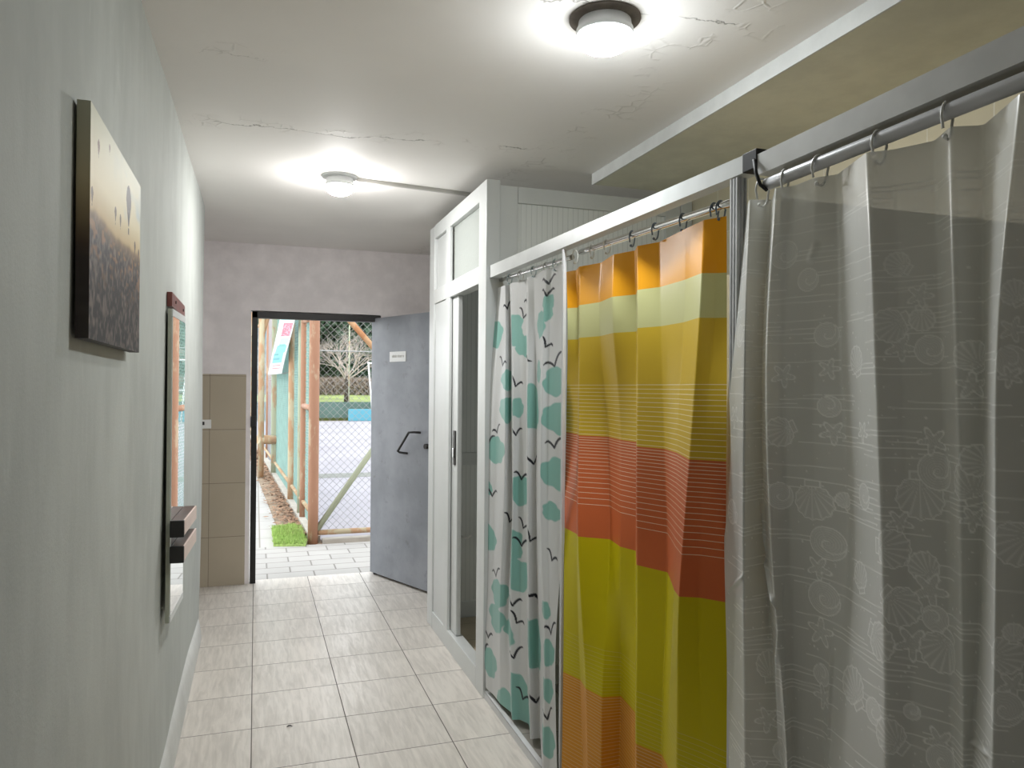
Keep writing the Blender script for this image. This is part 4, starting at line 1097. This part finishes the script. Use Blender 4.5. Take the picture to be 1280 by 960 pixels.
for k, (x, y, h_, rw, mt) in enumerate(((-.6, 58., 10., 2.2, 'needle2'), (2.2, 53, 10., 2.4, 'needle'), (5.2, 58, 9.6, 2.2, 'needle2'), (8.0, 53., 10., 2.4, 'needle'))):
    t_ = empty('evergreen_tree', (x, y, .9), ('olive green evergreen far beyond the netted long fence, leftmost', 'tall dark evergreen behind the bare tree, beside the rusty corner post', 'olive green evergreen in the back row behind the bare tree', 'dark evergreen at the far right beyond the court, near the white pole frame')[k], 'tree', 'evergreens beyond the court')
    MB().tube([(0, 0, -.2), (.05, 0, h_*.7)], .2, 8).build('trunk', M['dark_bark'], t_)
    leaves((0, 0, h_*.50), (rw, 2.2, h_*.52), 9000, .22, 30+k, 'foliage', M[mt], t_)
def branches(mb, p, d, L, r, depth, rg):
    q = p+d*L; mid = (p+q)/2+Vector((rg.uniform(-1, 1), rg.uniform(-1, 1), rg.uniform(-.3, .6)))*L*.09
    mb.tube([p, mid, q], r, 5 if depth > 2 else 3, caps=False, radii=[r, r*.8, r*.62])
    if depth == 0: return
    for k in range(rg.choice((2, 3, 3)) if depth > 1 else 3):
        nd = (d+Vector((rg.uniform(-1, 1), rg.uniform(-1, 1), rg.uniform(-.55, .65)))*.85).normalized()
        branches(mb, p.lerp(q, rg.uniform(.5, 1.)), nd, L*rg.uniform(.6, .82), r*.58, depth-1, rg)
for k, (x, y, s) in enumerate(((-.1, 40.4, .95), (4.4, 39.2, 1.08))):
    rg = random.Random(50+k); t_ = empty('bare_tree', (x, y, .74), ('leafless tree mostly hidden behind the netting of the long fence', 'pale leafless tree with tangled branches seen through the wire panel')[k], 'tree', 'bare trees beyond the court')
    mb = MB(); mb.tube([(0, 0, -.2), (.03, .0, .7*s), (0, .05, 1.2*s)], .10, 7, radii=[.13, .10, .09]); mb.build('trunk', M['dark_bark'], t_)
    mb = MB()
    for j in range(8):
        a = j*2*PI/8+rg.uniform(-.4, .4)
        branches(mb, Vector((0, .03, 1.0*s+rg.uniform(-.2, .2))), Vector((math.cos(a)*.8, math.sin(a)*.6, rg.uniform(.4, 1.1))).normalized(), 1.0*s, .045, 5, rg)
    mb.build('branches', M['bark'], t_, fix=False)

# ------------------------------------------------------------------ daylight
wd = bpy.data.worlds.new('overcast_sky'); bpy.context.scene.world = wd; wd.use_nodes = True
nt_ = wd.node_tree; nt_.nodes.clear()
ow = nt_.nodes.new('ShaderNodeOutputWorld'); bg = nt_.nodes.new('ShaderNodeBackground'); bg.inputs[0].default_value = (.93, .97, 1.0, 1); bg.inputs[1].default_value = 2.6
nt_.links.new(bg.outputs[0], ow.inputs[0])
vs = bpy.context.scene.view_settings
vs.view_transform = 'Standard'; vs.look = 'None'; vs.gamma = 1; vs.use_curve_mapping = False; vs.exposure = 0.35
bpy.context.scene.cycles.max_bounces = 10 if hasattr(bpy.context.scene, 'cycles') else 10
bpy.context.scene.cycles.diffuse_bounces = 6
bpy.context.scene.cycles.transparent_max_bounces = 24
bpy.context.scene.cycles.sample_clamp_indirect = 8
